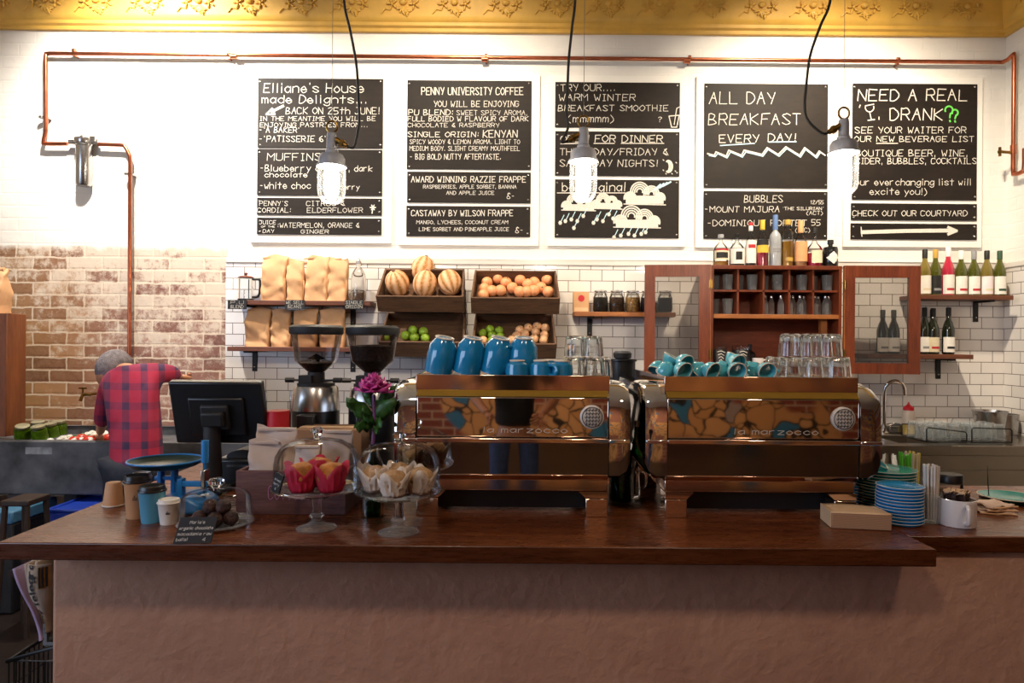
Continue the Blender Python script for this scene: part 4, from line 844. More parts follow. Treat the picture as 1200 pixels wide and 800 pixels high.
for x, y0, gl, lb, cp, ar, lab in ((1083, 292, 'gold', 'white', 'black', 'cream', 'leftmost wine bottle on the upper right shelf, tall white label'), (1097, 291.5, 'green', 'black', 'gold', 'grey', 'second upper shelf wine bottle, with black label'), (1112, 289, 'rose', 'white', 'pinkwhite', 'red', 'bright pink rose wine bottle with round white label'), (1126, 293, 'green', 'white', 'white', 'red', 'fourth upper shelf wine bottle, with white cap and red printed label'), (1141, 293, 'green', 'white', 'grey', 'red', 'fifth upper shelf wine bottle, with grey cap and red dot label'), (1155, 293, 'gold', 'pinkwhite', 'black', 'cream', 'sixth upper shelf wine bottle, golden with pale label'), (1170, 293, 'green', 'white', 'greencap', 'greencap', 'rightmost wine bottle on the upper right shelf, dark green cap')):
    wine((P(x, 345, YS).x, YS+.01*((x*7) % 5-2)/2, zs4), lab, gl, lb, cp, (345.5-y0)/S(YS), (.08, .7), ar, gw)
gw = 'red wine bottles on the lower right shelf'
for x, y0, dy, lb, ar, lab in ((1036, 364, .02, 'white', 'grey', 'red wine bottle behind the right cabinet door\'s pane, left of two'), (1049, 364, .02, 'white', 'grey', 'red wine bottle behind the right cabinet door\'s pane, right of two'), (1083, 361, .0, 'white', 'grey', 'red wine bottle on the lower shelf touching the cabinet door\'s edge'), (1091, 362, -.02, 'cream', 'red', 'second red wine bottle, cream label with small red crest'), (1098, 363, .05, None, None, 'unlabelled red wine bottle standing behind two others'), (1109, 361, -.02, 'white', 'black', 'rightmost red wine bottle on the lower shelf, black oval on label')):
    wine((P(x, 415, YS).x, YS+dy, zs5), lab, 'dark', lb, 'black', (415-y0)/S(YS), (.1, .6), ar, gw)
ZK = KZ0 + KH; YB = YK + .1
def spirit(x0, x1, y0, label, prof, glass, parts):
    h = (309-y0)/S(YB); w = (x1-x0)/S(YB)/2
    t = thing('spirit_bottle', label, 'bottle', (P((x0+x1)/2, 309, YB).x, YB, ZK), None, 'spirit bottles on top of the cabinet')
    build('bottle_glass', MB().lathe([(r*w, z*h) for r, z in prof], 24), BG[glass], t)
    for nm, kind, r, z0, z1, half, m in parts:
        if kind == 'l': build(nm, curved_label(w*r+.001, z0*h, z1*h, half), LABM[m], t)
        elif kind == 'c': build(nm, MB().lathe([(0, z0*h), (w*r, z0*h), (w*r, z1*h*.99), (w*r*.9, z1*h), (0, z1*h)], 16), LABM.get(m) or BG[m], t)
    return t
SQ = [(0, 0), (.9, 0), (1, .03), (1, .5), (.85, .62), (.35, .75), (.22, .8), (.22, .9), (.3, .92), (.3, 1), (0, 1)]
TALL = [(0, 0), (.95, 0), (1, .02), (1, .5), (.85, .58), (.45, .68), (.33, .75), (.33, .93), (.36, .94), (.36, 1), (0, 1)]
spirit(836, 853, 272, 'squat clear decanter with amber dregs at the left end of the cabinet top', SQ, 'clear', [('liquid', 'c', .93, .02, .16, 0, 'amber'), ('label', 'l', 1, .2, .5, 70, 'cream'), ('label_print', 'l', 1.02, .26, .44, 50, 'black'), ('label_band', 'l', 1.02, .5, .55, 60, 'red'), ('stopper', 'c', .4, .92, 1.02, 0, 'frost')])
t = spirit(855, 872, 271, 'squat clear flagon with ring handles and black and white label', SQ, 'clear', [('liquid', 'c', .93, .02, .1, 0, 'black'), ('label', 'l', 1, .08, .55, 75, 'white'), ('label_print', 'l', 1.02, .2, .45, 25, 'black'), ('stopper', 'c', .3, .9, 1.02, 0, 'black')])
for s in (-1, 1): build('ring_handle', MB().tube([(s*.022+.016*math.cos(k*.524), 0, .165+.018*math.sin(k*.524)) for k in range(12)], .004, 6, closed=True), BG['clear'], t)
spirit(873.5, 885.5, 257.5, 'clear spirit bottle with red and white cap and long white label', TALL, 'clear', [('liquid', 'c', .93, .02, .12, 0, 'black'), ('label', 'l', 1, .08, .6, 85, 'white'), ('label_print', 'l', 1.02, .42, .5, 40, 'red'), ('neck_label', 'c', .42, .82, .94, 0, 'white'), ('cap', 'c', .42, .94, 1.01, 0, 'red')])
spirit(886.5, 900, 254.5, 'spirit bottle half full of pink liquid with yellow cap', TALL, 'clear', [('liquid', 'c', .96, .02, .32, 0, 'pink'), ('label', 'l', 1, .3, .46, 80, 'yellow'), ('label_print', 'l', 1, .46, .58, 80, 'black'), ('cap', 'c', .42, .8, 1.01, 0, 'yellow')])
spirit(901.5, 915, 248.5, 'tallest spirit bottle, frosted glass with slate blue cap', [(0, 0), (.95, 0), (1, .02), (1, .55), (.85, .63), (.4, .7), (.36, .75), (.36, 1), (0, 1)], 'frost', [('cap', 'c', .45, .72, 1.01, 0, 'bluecap'), ('label_print', 'l', 1.01, .28, .36, 40, 'grey')])
spirit(915.5, 930, 254, 'tall square shouldered bottle of amber spirit in the middle of the row', [(0, 0), (.95, 0), (1, .02), (.95, .7), (.8, .78), (.45, .82), (.4, .9), (.45, 1), (0, 1)], 'clear', [('liquid', 'c', .9, .02, .55, 0, 'amber'), ('label_print', 'l', 1.0, .12, .2, 30, 'gold'), ('stopper', 'c', .5, .9, 1.01, 0, 'gold')])
spirit(930.5, 945.5, 255, 'spirit bottle with tall orange label and orange cap', TALL, 'clear', [('liquid', 'c', .94, .02, .45, 0, 'orange'), ('label', 'l', 1, .12, .55, 80, 'orange'), ('cap', 'c', .42, .75, 1.01, 0, 'orange')])
spirit(945, 963.5, 263, 'round bottle with red liquid and white crescent label', [(0, 0), (.9, 0), (1, .05), (1, .38), (.8, .52), (.35, .62), (.22, .7), (.22, .93), (.28, 1), (0, 1)], 'clear', [('liquid', 'c', .95, .02, .36, 0, 'pink'), ('label', 'l', 1.01, .1, .42, 40, 'cream'), ('cap', 'c', .28, .88, 1.01, 0, 'black')])
t = spirit(964.5, 981.5, 277, 'squat black bottle with white diamond label at the right end', [(0, 0), (.95, 0), (1, .03), (1, .62), (.9, .74), (.3, .78), (.28, .85), (.36, .86), (.36, 1), (0, 1)], 'black', [('cap', 'c', .4, .85, 1.01, 0, 'black')])
r = 17/S(YB)/2+.001
build('label', MB().sheet([[(r*math.sin(a_*(1-abs(zz))), -r*math.cos(a_*(1-abs(zz))), .062+.042*zz) for a_ in [R(-55+11*i) for i in range(11)]] for zz in (-1, -.5, 0, .5, 1)]), LABM['white'], t)
# ---------------------------------------------------------------- espresso machines
def machine(label, loc):
    t = thing('espresso_machine', label, 'coffee machine', loc, None, 'espresso machines on the counter')
    hw = .273; dp = .5
    build('body', MB().box(-hw, hw, .03, dp-.02, .11, .375), 'steel', t, bevel=.004)
    build('upper_panel', MB().box(-hw, hw, -.02, .03, .228, .343), 'mirror', t, bevel=.004)
    build('lower_panel', MB().add([(-hw,-.018,.212),(hw,-.018,.212),(hw,-.014,.122),(-hw,-.014,.122),(-hw,.03,.212),(hw,.03,.212),(hw,.03,.122),(-hw,.03,.122)], [(0,1,2,3),(4,7,6,5),(0,4,5,1),(3,2,6,7),(0,3,7,4),(1,5,6,2)]), 'mirror', t)
    build('trim_strip', MB().box(-hw, hw, -.03, .02, .213, .227), 'copper_panel', t, bevel=.003)
    build('bottom_lip', MB().add([(-hw,-.02,.122),(hw,-.02,.122),(hw,-.006,.106),(-hw,-.006,.106),(-hw,.05,.122),(hw,.05,.122),(hw,.05,.108),(-hw,.05,.108)], [(0,1,2,3),(4,7,6,5),(0,4,5,1),(3,2,6,7),(0,3,7,4),(1,5,6,2)]), 'copper_panel', t, bevel=.003)
    build('shoulder', MB().add([(-hw,-.02,.344),(hw,-.02,.344),(hw,.0,.362),(-hw,.0,.362),(-hw,.05,.344),(hw,.05,.344),(hw,.05,.36),(-hw,.05,.36)], [(0,1,2,3),(4,7,6,5),(0,4,5,1),(3,2,6,7),(0,3,7,4),(1,5,6,2)]), 'brass_mirror', t)
    build('cup_tray', MB().box(-hw, hw, .012, dp, .376, .394), 'steel', t, bevel=.002)
    rl = build('top_rail', MB().box(-hw-.004, hw+.004, -.002, .008, .36, .404).box(-hw-.004, -hw+.004, .006, dp, .36, .404).box(hw-.004, hw+.004, .006, dp, .36, .404), 'copper_panel', t, bevel=.0015)
    for s in (-1, 1):
        layers = []; base = [(.0, .112), (-.022, .122), (-.026, .22), (-.022, .33), (-.008, .35), (.03, .372), (.08, .385), (dp-.05, .385), (dp, .34), (dp, .12), (dp-.03, .112)]
        cy, cz = .23, .25
        for x, k, lift in ((0, 1, 0), (.03, 1, .0), (.05, .985, .012), (.06, .95, .03), (.063, .85, .05)):
            layers.append([(s*(hw+.001+x), cy+(y-cy)*(1-(1-k)*.35), cz+(z-cz)*k + (lift if z < .13 else 0)) for y, z in base])
        n = len(base); vs = [p for L in layers for p in L]
        build('side_cheek', MB().add(vs, [(j*n+i, j*n+(i+1) % n, (j+1)*n+(i+1) % n, (j+1)*n+i) for j in range(len(layers)-1) for i in range(n)] + [tuple((len(layers)-1)*n+i for i in range(n)), tuple(range(n))]), 'chrome', t, sharp=50)
        build('cheek_trim', MB().box(*sorted((s*(hw), s*(hw+.06))), -.031, -.02, .214, .225), 'chrome', t, bevel=.002)
        x0, x1 = sorted((s*(hw-.062), s*hw))
        for ya, yb in ((-.005, .06), (dp-.1, dp-.04)):
            build('foot', MB().box(x0, x1, ya, yb, 0, .052), 'copper_panel', t, bevel=.002)
            build('foot_bracket', MB().prism([(x0-.02*(s > 0), .072), (x1+.02*(s < 0), .072), (x1, .054), (x0, .054)], ya, yb), 'copper_panel', t)
    build('base_frame', MB().box(-hw, hw, .004, dp-.03, .072, .106), 'copper_panel', t, bevel=.003)
    build('under_tray', MB().box(-hw+.01, hw-.01, .075, .09, .008, .071), 'black_matte', t)
    b = build('badge', MB().lathe([(0, 0), (.033, 0), (.034, .004), (.031, .006), (0, .007)], 32, Matrix.Translation((.225, -.02, .288)) @ Matrix.Rotation(R(90), 4, 'X')), 'silver', t)
    rel = MB(); f = lambda x, y: (.225+x, -.0278, .288+y)
    for k in range(-2, 3):
        ribbon(rel, [(-.022+abs(k)*.004, k*.010), (.022-abs(k)*.004, k*.010)], .0016, f)
        for q in range(-2, 3): ribbon(rel, [(q*.009, k*.010-.004), (q*.009+.003, k*.010+.004)], .002, f)
    ribbon(rel, circ(0, 0, .028, .028, n=24), .002, f); build('badge_relief', rel, 'black_matte', b, recalc=False)
    L = MB(); write(L, 'la marzocco', -.085, .155, .242, .0165, .0026, lambda x, y: (x, -.0206, y), ydown=False, jit=0)
    build('lettering', L, 'silver', t, recalc=False)
    return t
M['silver'] = mk('satin_silver', '#cfc8bf', .45, .2, var=.08)
M['brass_mirror'] = mk('gold_tinted_chrome', '#c8a24a', .3, 1, var=.05)
YM = 1.955
m1 = machine('espresso machine in the middle of the counter, carrying tall blue mugs', (P(600.5, 500, YM).x, YM, 1.0))
m2 = machine('espresso machine to the right, carrying a heap of teal cups', (P(891.5, 500, YM).x, YM, 1.0))
ZT_ = 1.394
# cups on the machines
def inv_mug(r, h, mat, name, cat, handle=True):
    o = thing(name, 'x', cat); I = Matrix.Translation((0, 0, h)) @ Matrix.Rotation(R(180), 4, 'X'); mb = mug_mb(r, h)
    mb.v = [tuple(I @ Vector(v)) for v in mb.v]; build('cup', mb, mat, o)
    if handle:
        hb = handle_mb(r, h); hb.v = [tuple(Matrix.Rotation(R(200), 4, 'Z') @ (I @ Vector(v))) for v in hb.v]; build('handle', hb, mat, o)
    build('foot_ring', MB().tube([(r*.6*math.cos(k*.3142), r*.6*math.sin(k*.3142), h) for k in range(20)], .003, 6, closed=True), 'clay', o); return o
def onT(px, Y, z=ZT_): return Vector((P(px, 430, Y).x, Y, z))
pl = Place(inv_mug(.044, .107, 'blue', 'mug', 'mug'))
for i, (x, lab) in enumerate(((514, 'leftmost of the tall blue mugs upside down on the middle machine'), (547, 'second tall blue upside down mug on the middle machine'), (579, 'third tall blue upside down mug on the middle machine'), (611, 'rightmost tall blue upside down mug, showing its handle'))):
    pl(lab, onT(x, 2.08) + Vector((0, 0, .012)), (Matrix.Rotation(R(11 if i < 3 else 4), 4, 'Y') @ Matrix.Rotation(R(9), 4, 'X') @ Matrix.Rotation(R(-95 if i < 3 else 10), 4, 'Z')).to_euler(), 'tall blue mugs on the middle machine')
pl = Place(inv_mug(.034, .05, 'blue', 'cup', 'cup'))
for x, Y, lab in ((606, 2.0, 'short blue upside down cup in front of the tall mugs'), (634, 2.0, 'short blue upside down cup right of the tall mugs'), (646, 2.09, 'short blue upside down cup partly behind its neighbours'), (658, 2.0, 'short blue upside down cup next to the stacked glasses')):
    pl(lab, onT(x, Y), (0, 0, R(x*7)), 'short blue cups on the middle machine')
def inv_tumbler(r0, r1, h, mat='tumbler'):
    o = thing('tumbler', 'x', 'glass'); mb = tumbler_mb(r0, r1, h); mb.v = [(x, -y, h-z) for x, y, z in mb.v]; build('glass_wall', mb, mat, o)
    build('heavy_base', MB().lathe([(0, h-.012), (r0*.85, h-.012), (r0*.88, h-.001), (0, h-.001)], 16), mat, o); return o
pl = Place(inv_tumbler(.026, .031, .062)); k = 0
for tier, row, xs in ((0, 'front', (674, 697)), (0, 'rear', (671, 689, 706)), (1, 'front', (673, 693)), (1, 'rear', (677, 695))):
    Y = 2.03 if row == 'front' else 2.10
    for i, x in enumerate(xs):
        pl('%s glass, %s row, %s tier of the stack on the middle machine' % (ORD[i], row, ('lower', 'upper')[tier]), onT(x, Y, ZT_ + .0635*tier), None, 'glasses stacked on the middle machine')
pl = Place(inv_tumbler(.028, .034, .0675))
for tier, row, xs in ((0, 'front', (924, 951, 978)), (0, 'rear', (909, 934, 960, 984)), (1, 'front', (926, 950, 973)), (1, 'rear', (938, 962))):
    Y = 2.03 if row == 'front' else 2.11
    for i, x in enumerate(xs):
        pl('%s glass from left, %s row, %s tier, right machine pyramid' % (ORD[i], row, ('lower', 'upper')[tier]), onT(x, Y, ZT_ + .069*tier), None, 'glasses stacked on the right machine')
o = thing('teacup', 'x', 'cup')
cupm = MB().lathe([(0, 0), (.016, 0), (.018, .004), (.031, .016), (.0375, .036), (.039, .048), (.0365, .048), (.034, .034), (.028, .017), (0, .009)], 28); build('bowl', cupm, 'teal', o)
build('rim', MB().tube([(.0378*math.cos(k*.2618), .0378*math.sin(k*.2618), .0485) for k in range(24)], .0024, 6, closed=True), 'clay', o)
build('handle', MB().tube(smooth([(.035, 0, .04), (.05, 0, .042), (.055, 0, .028), (.045, 0, .016), (.031, 0, .016)], 4), .0042, 8), 'teal', o)
pl = Place(o)
TC = [(771, 433, 2.12, 2.5, -.9), (781, 433, 2.05, -2.6, .4), (786, 422, 2.08, .5, 1.2), (799, 434, 2.0, 1.95, .5), (801, 424, 2.04, 2.0, .5), (811, 432, 2.1, -2.5, .6), (820, 434, 2.04, -2.4, 1.1), (832, 434, 2.0, 1.95, .6), (845, 432, 2.06, -2.6, .2), (860, 422, 2.08, .5, 1.7), (862, 434, 2.0, 1.9, .15), (862, 424, 2.045, 1.95, .4), (877, 432, 2.1, -2.5, .9), (884, 434, 2.06, -2.4, -.5), (897, 434, 2.0, 1.9, .15)]
for i, (x, y, Y, tl, rz) in enumerate(TC):
    p = P(x, y, Y); z = max(p.z, ZT_ + .0265) - .0
    e = Matrix.Translation((p.x, Y, z)) @ (Matrix.Rotation(rz, 4, 'Z') @ Matrix.Rotation(tl if tl > 1.8 else tl, 4, 'X')) @ Matrix.Translation((0, 0, -.022))
    lab = 'teal cup %s in the heap on the right machine' % ('at the left end', 'second from left at the bottom', 'with handle up at the top left', 'lying mouth forward at the front left', 'mouth forward atop another at the left', 'half hidden behind the front left cup', 'tipped over left of the middle', 'lying mouth right at the front middle', 'on its side past the middle', 'with handle up at the top right', 'lying mouth forward near the middle', 'mouth forward atop another at the right', 'half hidden at the back right', 'turned away near the right end', 'lying mouth forward at the right end')[i]
    pl(lab, e.translation, e.to_euler(), scale=(.72, .72, .72), group='teal cups heaped on the right machine')
# ---------------------------------------------------------------- grinders
def grinder(px, label, level, cone):
    Y = 2.45; t = thing('coffee_grinder', label, 'coffee grinder', (P(px, 450, Y).x, Y, 1.0), None, 'coffee grinders with bean hoppers')
    build('body', MB().lathe([(0, 0), (.095, 0), (.095, .03), (.084, .04), (.0835, .262), (.079, .264)], 28), 'black', t)
    build('steel_collar', MB().lathe([(.0845, .25), (.084, .262), (.077, .33), (.072, .336), (0, .338)], 28), 'steel', t)
    build('adjuster', MB().lathe([(.0, .336), (.066, .336), (.066, .346), (.03, .35), (.03, .385), (0, .385)], 20).box(-.05, -.005, -.045, .01, .338, .375), 'black_matte', t)
    for s in (-1, 1): build('lever', MB().tube([(s*.03, -.02, .355), (s*.075, -.03, .358)], .004, 8).tube([(s*.07, -.03, .358), (s*.1, -.032, .358)], .009, 8), 'black', t)
    build('hopper', MB().lathe([(.024, .37), (.028, .385), (.074, .425), (.09, .525)], 32, close=False), 'hopper', t)
    build('lid', MB().lathe([(.0, .52), (.092, .52), (.095, .526), (.095, .545), (.085, .553), (0, .556)], 32), 'black_matte', t)
    prof = [(0, .372), (.022, .372), (.026, .387), (.072, .427)]
    if level > .43: prof += [(.072+(level-.427)*.16, level), (.05, level+.006), (0, level+.008)]
    else: prof = [(0, .372), (.022, .372), (.026, .387), (.06, .417), (.05, .422), (0, .42)]
    build('beans', MB().lathe(prof, 28), 'bean', t)
    if cone: build('hopper_cone', MB().lathe([(.012, .41), (.012, .428), (.036, .43), (0, .452)], 4), 'chrome', t, rot=(0, 0, .2))
    build('spout', MB().box(-.03, .03, -.135, -.08, .2, .245).box(-.02, .02, -.13, -.09, .16, .2), 'black', t, bevel=.005)
    return t
grinder(370.5, 'coffee grinder with a nearly empty clear hopper', .42, True)
grinder(436.5, 'coffee grinder with a hopper full of beans, behind the pink flower', .478, False)
t = thing('coffee_grinder', 'dark lidded grinder top between the two espresso machines', 'coffee grinder', (P(729, 450, 2.64).x, 2.64, 1.0))
build('body', MB().lathe([(0, 0), (.085, 0), (.085, .03), (.07, .05), (.07, .3), (.09, .325), (.095, .34), (.06, .352), (0, .355)], 28), 'black_matte', t)
build('bean_drum', MB().lathe([(.05, .35), (.05, .425), (.056, .428), (.056, .436), (0, .438)], 28), 'black', t)
build('lid', MB().lathe([(.02, .436), (.034, .44), (.036, .458), (.028, .466), (0, .468)], 24), 'black_matte', t)
# ---------------------------------------------------------------- till, scale, takeaway cups
Yt = 2.22
tp = Vector((P(256, 580, Yt).x, Yt, 1.0))
t = thing('till_monitor', 'black point of sale monitor seen from behind on a pillar stand', 'monitor', tp)
a0 = P(196, 448, Yt-.03) - tp; a1 = P(306, 448, Yt-.03) - tp
wm = a1.x - a0.x; ztop = (a0.z+a1.z)/2; hm = .215
rm = Matrix.Translation(((a0.x+a1.x)/2, -.03, ztop)) @ Matrix.Rotation(R(17), 4, 'X')
sc_ = build('screen_case', MB().box(-wm/2, wm/2, 0, .03, -hm, 0, rm).box(-wm*.3, wm*.3, -.012, 0, -hm*.85, -.05, rm), 'black', t, bevel=.006)
build('screen', MB().box(-wm*.46, wm*.46, .0301, .032, -hm*.94, -hm*.06, rm), 'pan', t)
build('mount', MB().box(-.045, .045, -.03, -.01, -hm*.72, -.07, rm).box(-.035, .035, -.055, -.028, -hm*.62, -.085, rm), 'black_matte', t, bevel=.006)
build('pillar', MB().tube([(-.018, -.0, .02), (-.018, -.012, ztop-.13)], [.03, .026], 14), 'black_matte', t)
build('base', MB().box(-.07, .03, -.05, .1, 0, .022), 'black', t, bevel=.008)
t = thing('receipt_printer', 'black receipt printer with curved lid beside the till monitor', 'printer', (P(286, 580, 2.36).x, 2.36, 1.0))
build('case', MB().box(-.075, .07, -.06, .08, 0, .1), 'black', t, bevel=.012)
build('lid', MB().prism([(-.04 + .055*(1-math.cos(k*math.pi/8)), .1 + .028*math.sin(k*math.pi/8)) for k in range(9)], -.055, .05), 'black_matte', t)
build('paper_slot', MB().box(-.035, .065, -.062, -.058, .07, .078), 'steel', t)
ps = G(205, 601); Ysc = ps.y
t = thing('kitchen_scale', 'blue enamelled balance scale with a dark round pan', 'scale', ps); L_ = lambda px, py, dy=0: P(px, py, Ysc+dy) - ps
s_ = S(Ysc)
a_ = L_(194, 547, .05)
build('pan', MB().lathe([(0, .0), (.05, .0), (.085, .008), (.1, .02), (.103, .02), (.088, .005), (.05, -.004), (0, -.004)], 36, Matrix.Translation(a_)), 'pan', t)
build('pan_rim', MB().tube([(a_.x+.1015*math.cos(k*.1745), a_.y+.1015*math.sin(k*.1745), a_.z+.021) for k in range(36)], .0028, 6, closed=True), 'scale_blue', t)
build('base', MB().prism([(-.065, 0), (.09, 0), (.088, .03), (.05, .05), (-.03, .05), (-.06, .03)], -.03, .1), 'scale_blue', t, bevel=.01)
build('pan_support', MB().box(a_.x-.02, a_.x-.006, a_.y-.012, a_.y+.012, .04, a_.z).box(a_.x+.02, a_.x+.034, a_.y-.012, a_.y+.012, .04, a_.z).box(a_.x-.03, a_.x+.045, a_.y-.008, a_.y+.008, .085, .097), 'scale_blue', t, bevel=.003)
b0 = L_(210, 566); build('beam', MB().box(b0.x, b0.x+.085, -.012, .0, b0.z-.008, b0.z+.008).box(b0.x, b0.x+.014, -.014, .012, .04, b0.z+.014), 'scale_blue', t, bevel=.002)
b1 = L_(241, 566); build('weight_plate', MB().box(b1.x-.006, b1.x+.006, -.02, .014, b1.z-.01, b1.z+.04), 'steel', t, bevel=.002)
b2 = L_(240, 560, .03); build('post', MB().tube([(b2.x, b2.y, .02), (b2.x, b2.y, .15)], .005, 8).tube([(b2.x, b2.y, .14), (b2.x, b2.y, .205)], .0105, 12), 'scale_blue', t)
def takeaway(px, py, top, wpx, label, mat, lid, band=None, inverted=False):
    p = G(px, py); s = S(p.y); h = (py-top)/s; r = wpx/2/s
    t = thing('takeaway_cup', label, 'paper cup', p, None, 'takeaway paper cups on the counter')
    build('cup', MB().lathe([(0, 0), (r*.72, 0), (r*.74, .003), (r*.95, h*.86), (r*.97, h*.87)], 28), mat, t)
    build('lid', MB().lathe([(r*.98, h*.83), (r*1.02, h*.85), (r, h*.88), (r*.93, h*.89), (r*.88, h*.985), (r*.8, h), (r*.7, h*.97), (0, h*.97)], 28), lid, t)
    if band:
        L = MB(); f = lambda x, y: ((r*.86)*math.sin(x), -(r*.86)*math.cos(x), y)
        for k in range(5): ribbon(L, [(.16+.09*k, h*.5), (.21+.09*k, h*.5)], .003, f)
        ribbon(L, [(.16, h*.46), (.56, h*.46)], .0022, f); ribbon(L, [(.28, h*.54), (.34, h*.54)], .006, f)
        build('printed_mark', L, 'black_matte', t, recalc=False)
    return t
takeaway(160, 606, 556, 29, 'tallest kraft takeaway cup with black lid', 'paper_cup', 'black', True)
takeaway(178, 611, 568, 31, 'pale blue takeaway cup with black lid', 'cup_blue', 'black')
takeaway(198, 613, 584, 26, 'small white takeaway cup with white lid', 'cup_white', 'cup_white', True)
takeaway(166, 594, 553, 22, 'white lidded takeaway cup hidden behind the kraft cup', 'paper_cup', 'cup_white')
p = G(133, 592); t = thing('paper_cup', 'upturned kraft paper cup at the counter\'s left rear edge', 'paper cup', p); s = S(p.y)
build('cup', MB().lathe([(.029, 0), (.029, .004), (.021, .068), (.019, .07), (0, .068)], 24), 'paper_cup', t); build('rolled_rim', MB().tube([(.029*math.cos(k*.2618), .029*math.sin(k*.2618), .0025) for k in range(24)], .0022, 6, closed=True), 'cup_white', t)
p = G(148, 586); t = thing('sugar_tin', 'dark rounded tin beside the upturned paper cup', 'tin', p)
build('tin_body', MB().lathe([(0, 0), (.03, 0), (.04, .012), (.044, .03), (.04, .046), (.03, .054), (0, .056)], 28), 'black', t); build('band', MB().lathe([(.0385, .01), (.0405, .012), (.042, .018), (.041, .018)], 28, close=False), 'steel', t)
# ---------------------------------------------------------------- domes and cakes
def lowdome():
    p = G(253, 616); s = S(p.y); r = 40/s
    t = thing('cake_plate', 'low glass cake plate holding chocolate balls under its cover', 'cake plate', p)
    build('plate', MB().lathe([(0, .004), (r*.5, .004), (r*.95, .008), (r*1.05, .014), (r*1.06, .011), (r*.9, 0), (0, 0)], 40), 'rack_glass', t)
    d = thing('glass_cover', 'low glass cover with knob over the chocolate balls', 'glass dome', p + Vector((0, 0, .0145)))
    h = .075
    build('dome', MB().lathe([(r*.98, 0), (r*.97, h*.75), (r*.93, h*.9), (r*.84, h), (r*.55, h*1.03), (r*.5, h*1.06), (.012, h*1.1)], 44, close=False), 'dome', d)
    build('knob', MB().lathe([(.01, h*1.09), (.008, h*1.17), (.02, h*1.3), (.022, h*1.42), (.014, h*1.52), (0, h*1.54)], 20), 'tumbler', d)
    return p, r
pd_, rd = lowdome()
o = thing('chocolate_ball', 'x', 'chocolate ball'); build('ball', MB().ell(0, 0, 0, .02, .02, .0195, 18, 12, fn=lambda x, y, z: 1+.05*math.sin(9*x+5*y)*math.sin(8*z)), 'choc', o); build('cocoa_crust', MB().ell(0, 0, .003, .0195, .0195, .0185, 14, 8, fn=lambda x, y, z: 1.02 if z > .2 else .9), 'choc', o); pl = Place(o)
for dx, dy, dz, lab in ((-.035, -.02, 0, 'at the left of the pile'), (.012, -.035, 0, 'at the front of the pile'), (.045, -.012, 0, 'at the right of the pile'), (.01, .015, 0, 'at the back of the pile'), (-.03, .025, 0, 'at the back left of the pile'), (-.01, -.012, .029, 'on top at the left'), (.026, -.014, .03, 'on top at the right')):
    pl('chocolate ball %s under the low glass cover' % lab, pd_ + Vector((dx, dy, .0245+dz)), (0, 0, dx*60), 'chocolate balls under the low cover')
def textcard(name, label, cat, loc, w, h, rot, lines, mat='black_matte', skew=0):
    t = tag(build(name, MB().add([(0, -.002, 0), (w, -.002, 0), (w+skew, -.002, h), (skew, -.002, h), (0, .002, 0), (w, .002, 0), (w+skew, .002, h), (skew, .002, h)], [(0,1,2,3),(4,7,6,5),(0,4,5,1),(3,2,6,7),(0,3,7,4),(1,5,6,2)]), mat, None, loc, rot=rot), label, cat)
    L = MB(); f = lambda x, y: (x + skew*y/h, -.0026, y)
    for tx, a, b_, base, cap in lines: write(L, tx, w*a, w*b_, h*base, h*cap*.9, h*.026, f, ydown=False)
    build('lettering', L, 'chalk', t, recalc=False); return t
q = G(203, 637)
textcard('price_card', 'small black chalk card leaning at the low glass plate', 'sign', q, .088, .062, (R(-14), 0, R(6)), [("Maria's", .3, .7, .75, .13), ("organic chocolate", .06, .96, .53, .13), ("macadamia raw", .06, .96, .31, .13), ("balls!", .06, .36, .1, .13), ("4", .76, .84, .08, .15)], skew=.012)
def stand(px, py, platepy, r_px, dome_top, knob_top, lab1, lab2):
    p = G(px, py); s = S(p.y); r = r_px/s; zp = CAMZ - (platepy-400-TH*(px-600))/s - 1.0; hd = (platepy-dome_top)/s; kh = (platepy-knob_top)/s
    t = thing('cake_stand', lab1, 'cake stand', p, None, 'glass cake stands on the counter')
    build('foot', MB().lathe([(0, 0), (.052, 0), (.053, .003), (.03, .01), (.014, .02), (.013, .026), (.02, .034), (.013, .043)], 36), 'rack_glass', t)
    build('stem', MB().lathe([(.013, .04), (.0125, zp*.7), (.017, zp*.9), (.03, zp-.004)], 24), 'tumbler', t)
    build('plate', MB().lathe([(0, zp-.005), (r*.9, zp-.004), (r*1.05, zp+.004), (r*1.06, zp+.007), (r*.93, zp+.001), (0, zp)], 48), 'dome', t)
    d = thing('glass_dome', lab2, 'glass dome', p + Vector((0, 0, zp+.0045)), None, 'glass domes on the cake stands')
    build('dome', MB().lathe([(r, 0), (r*1.0, hd*.5), (r*.96, hd*.68), (r*.84, hd*.85), (r*.6, hd*.96), (r*.3, hd), (.012, hd*1.01)], 48, close=False), 'dome', d)
    build('rim', MB().tube([(r*math.cos(k*.1309), r*math.sin(k*.1309), .001) for k in range(48)], .0018, 6, closed=True), 'tumbler', d)
    build('knob', MB().lathe([(.011, hd), (.008, hd+.008), (.016, hd+(kh-hd)*.5), (.017, hd+(kh-hd)*.75), (.01, kh), (0, kh+.001)], 20), 'tumbler', d)
    return p, r, p.z + zp
p1, r_1, z1 = stand(371, 619, 573, 49, 516, 502, 'glass cake stand holding muffins in red wrappers', 'glass dome over the red wrapped muffins')
p2, r_2, z2 = stand(467, 624, 577, 48.5, 521, 508, 'glass cake stand holding muffins in white paper', 'glass dome over the white wrapped muffins')
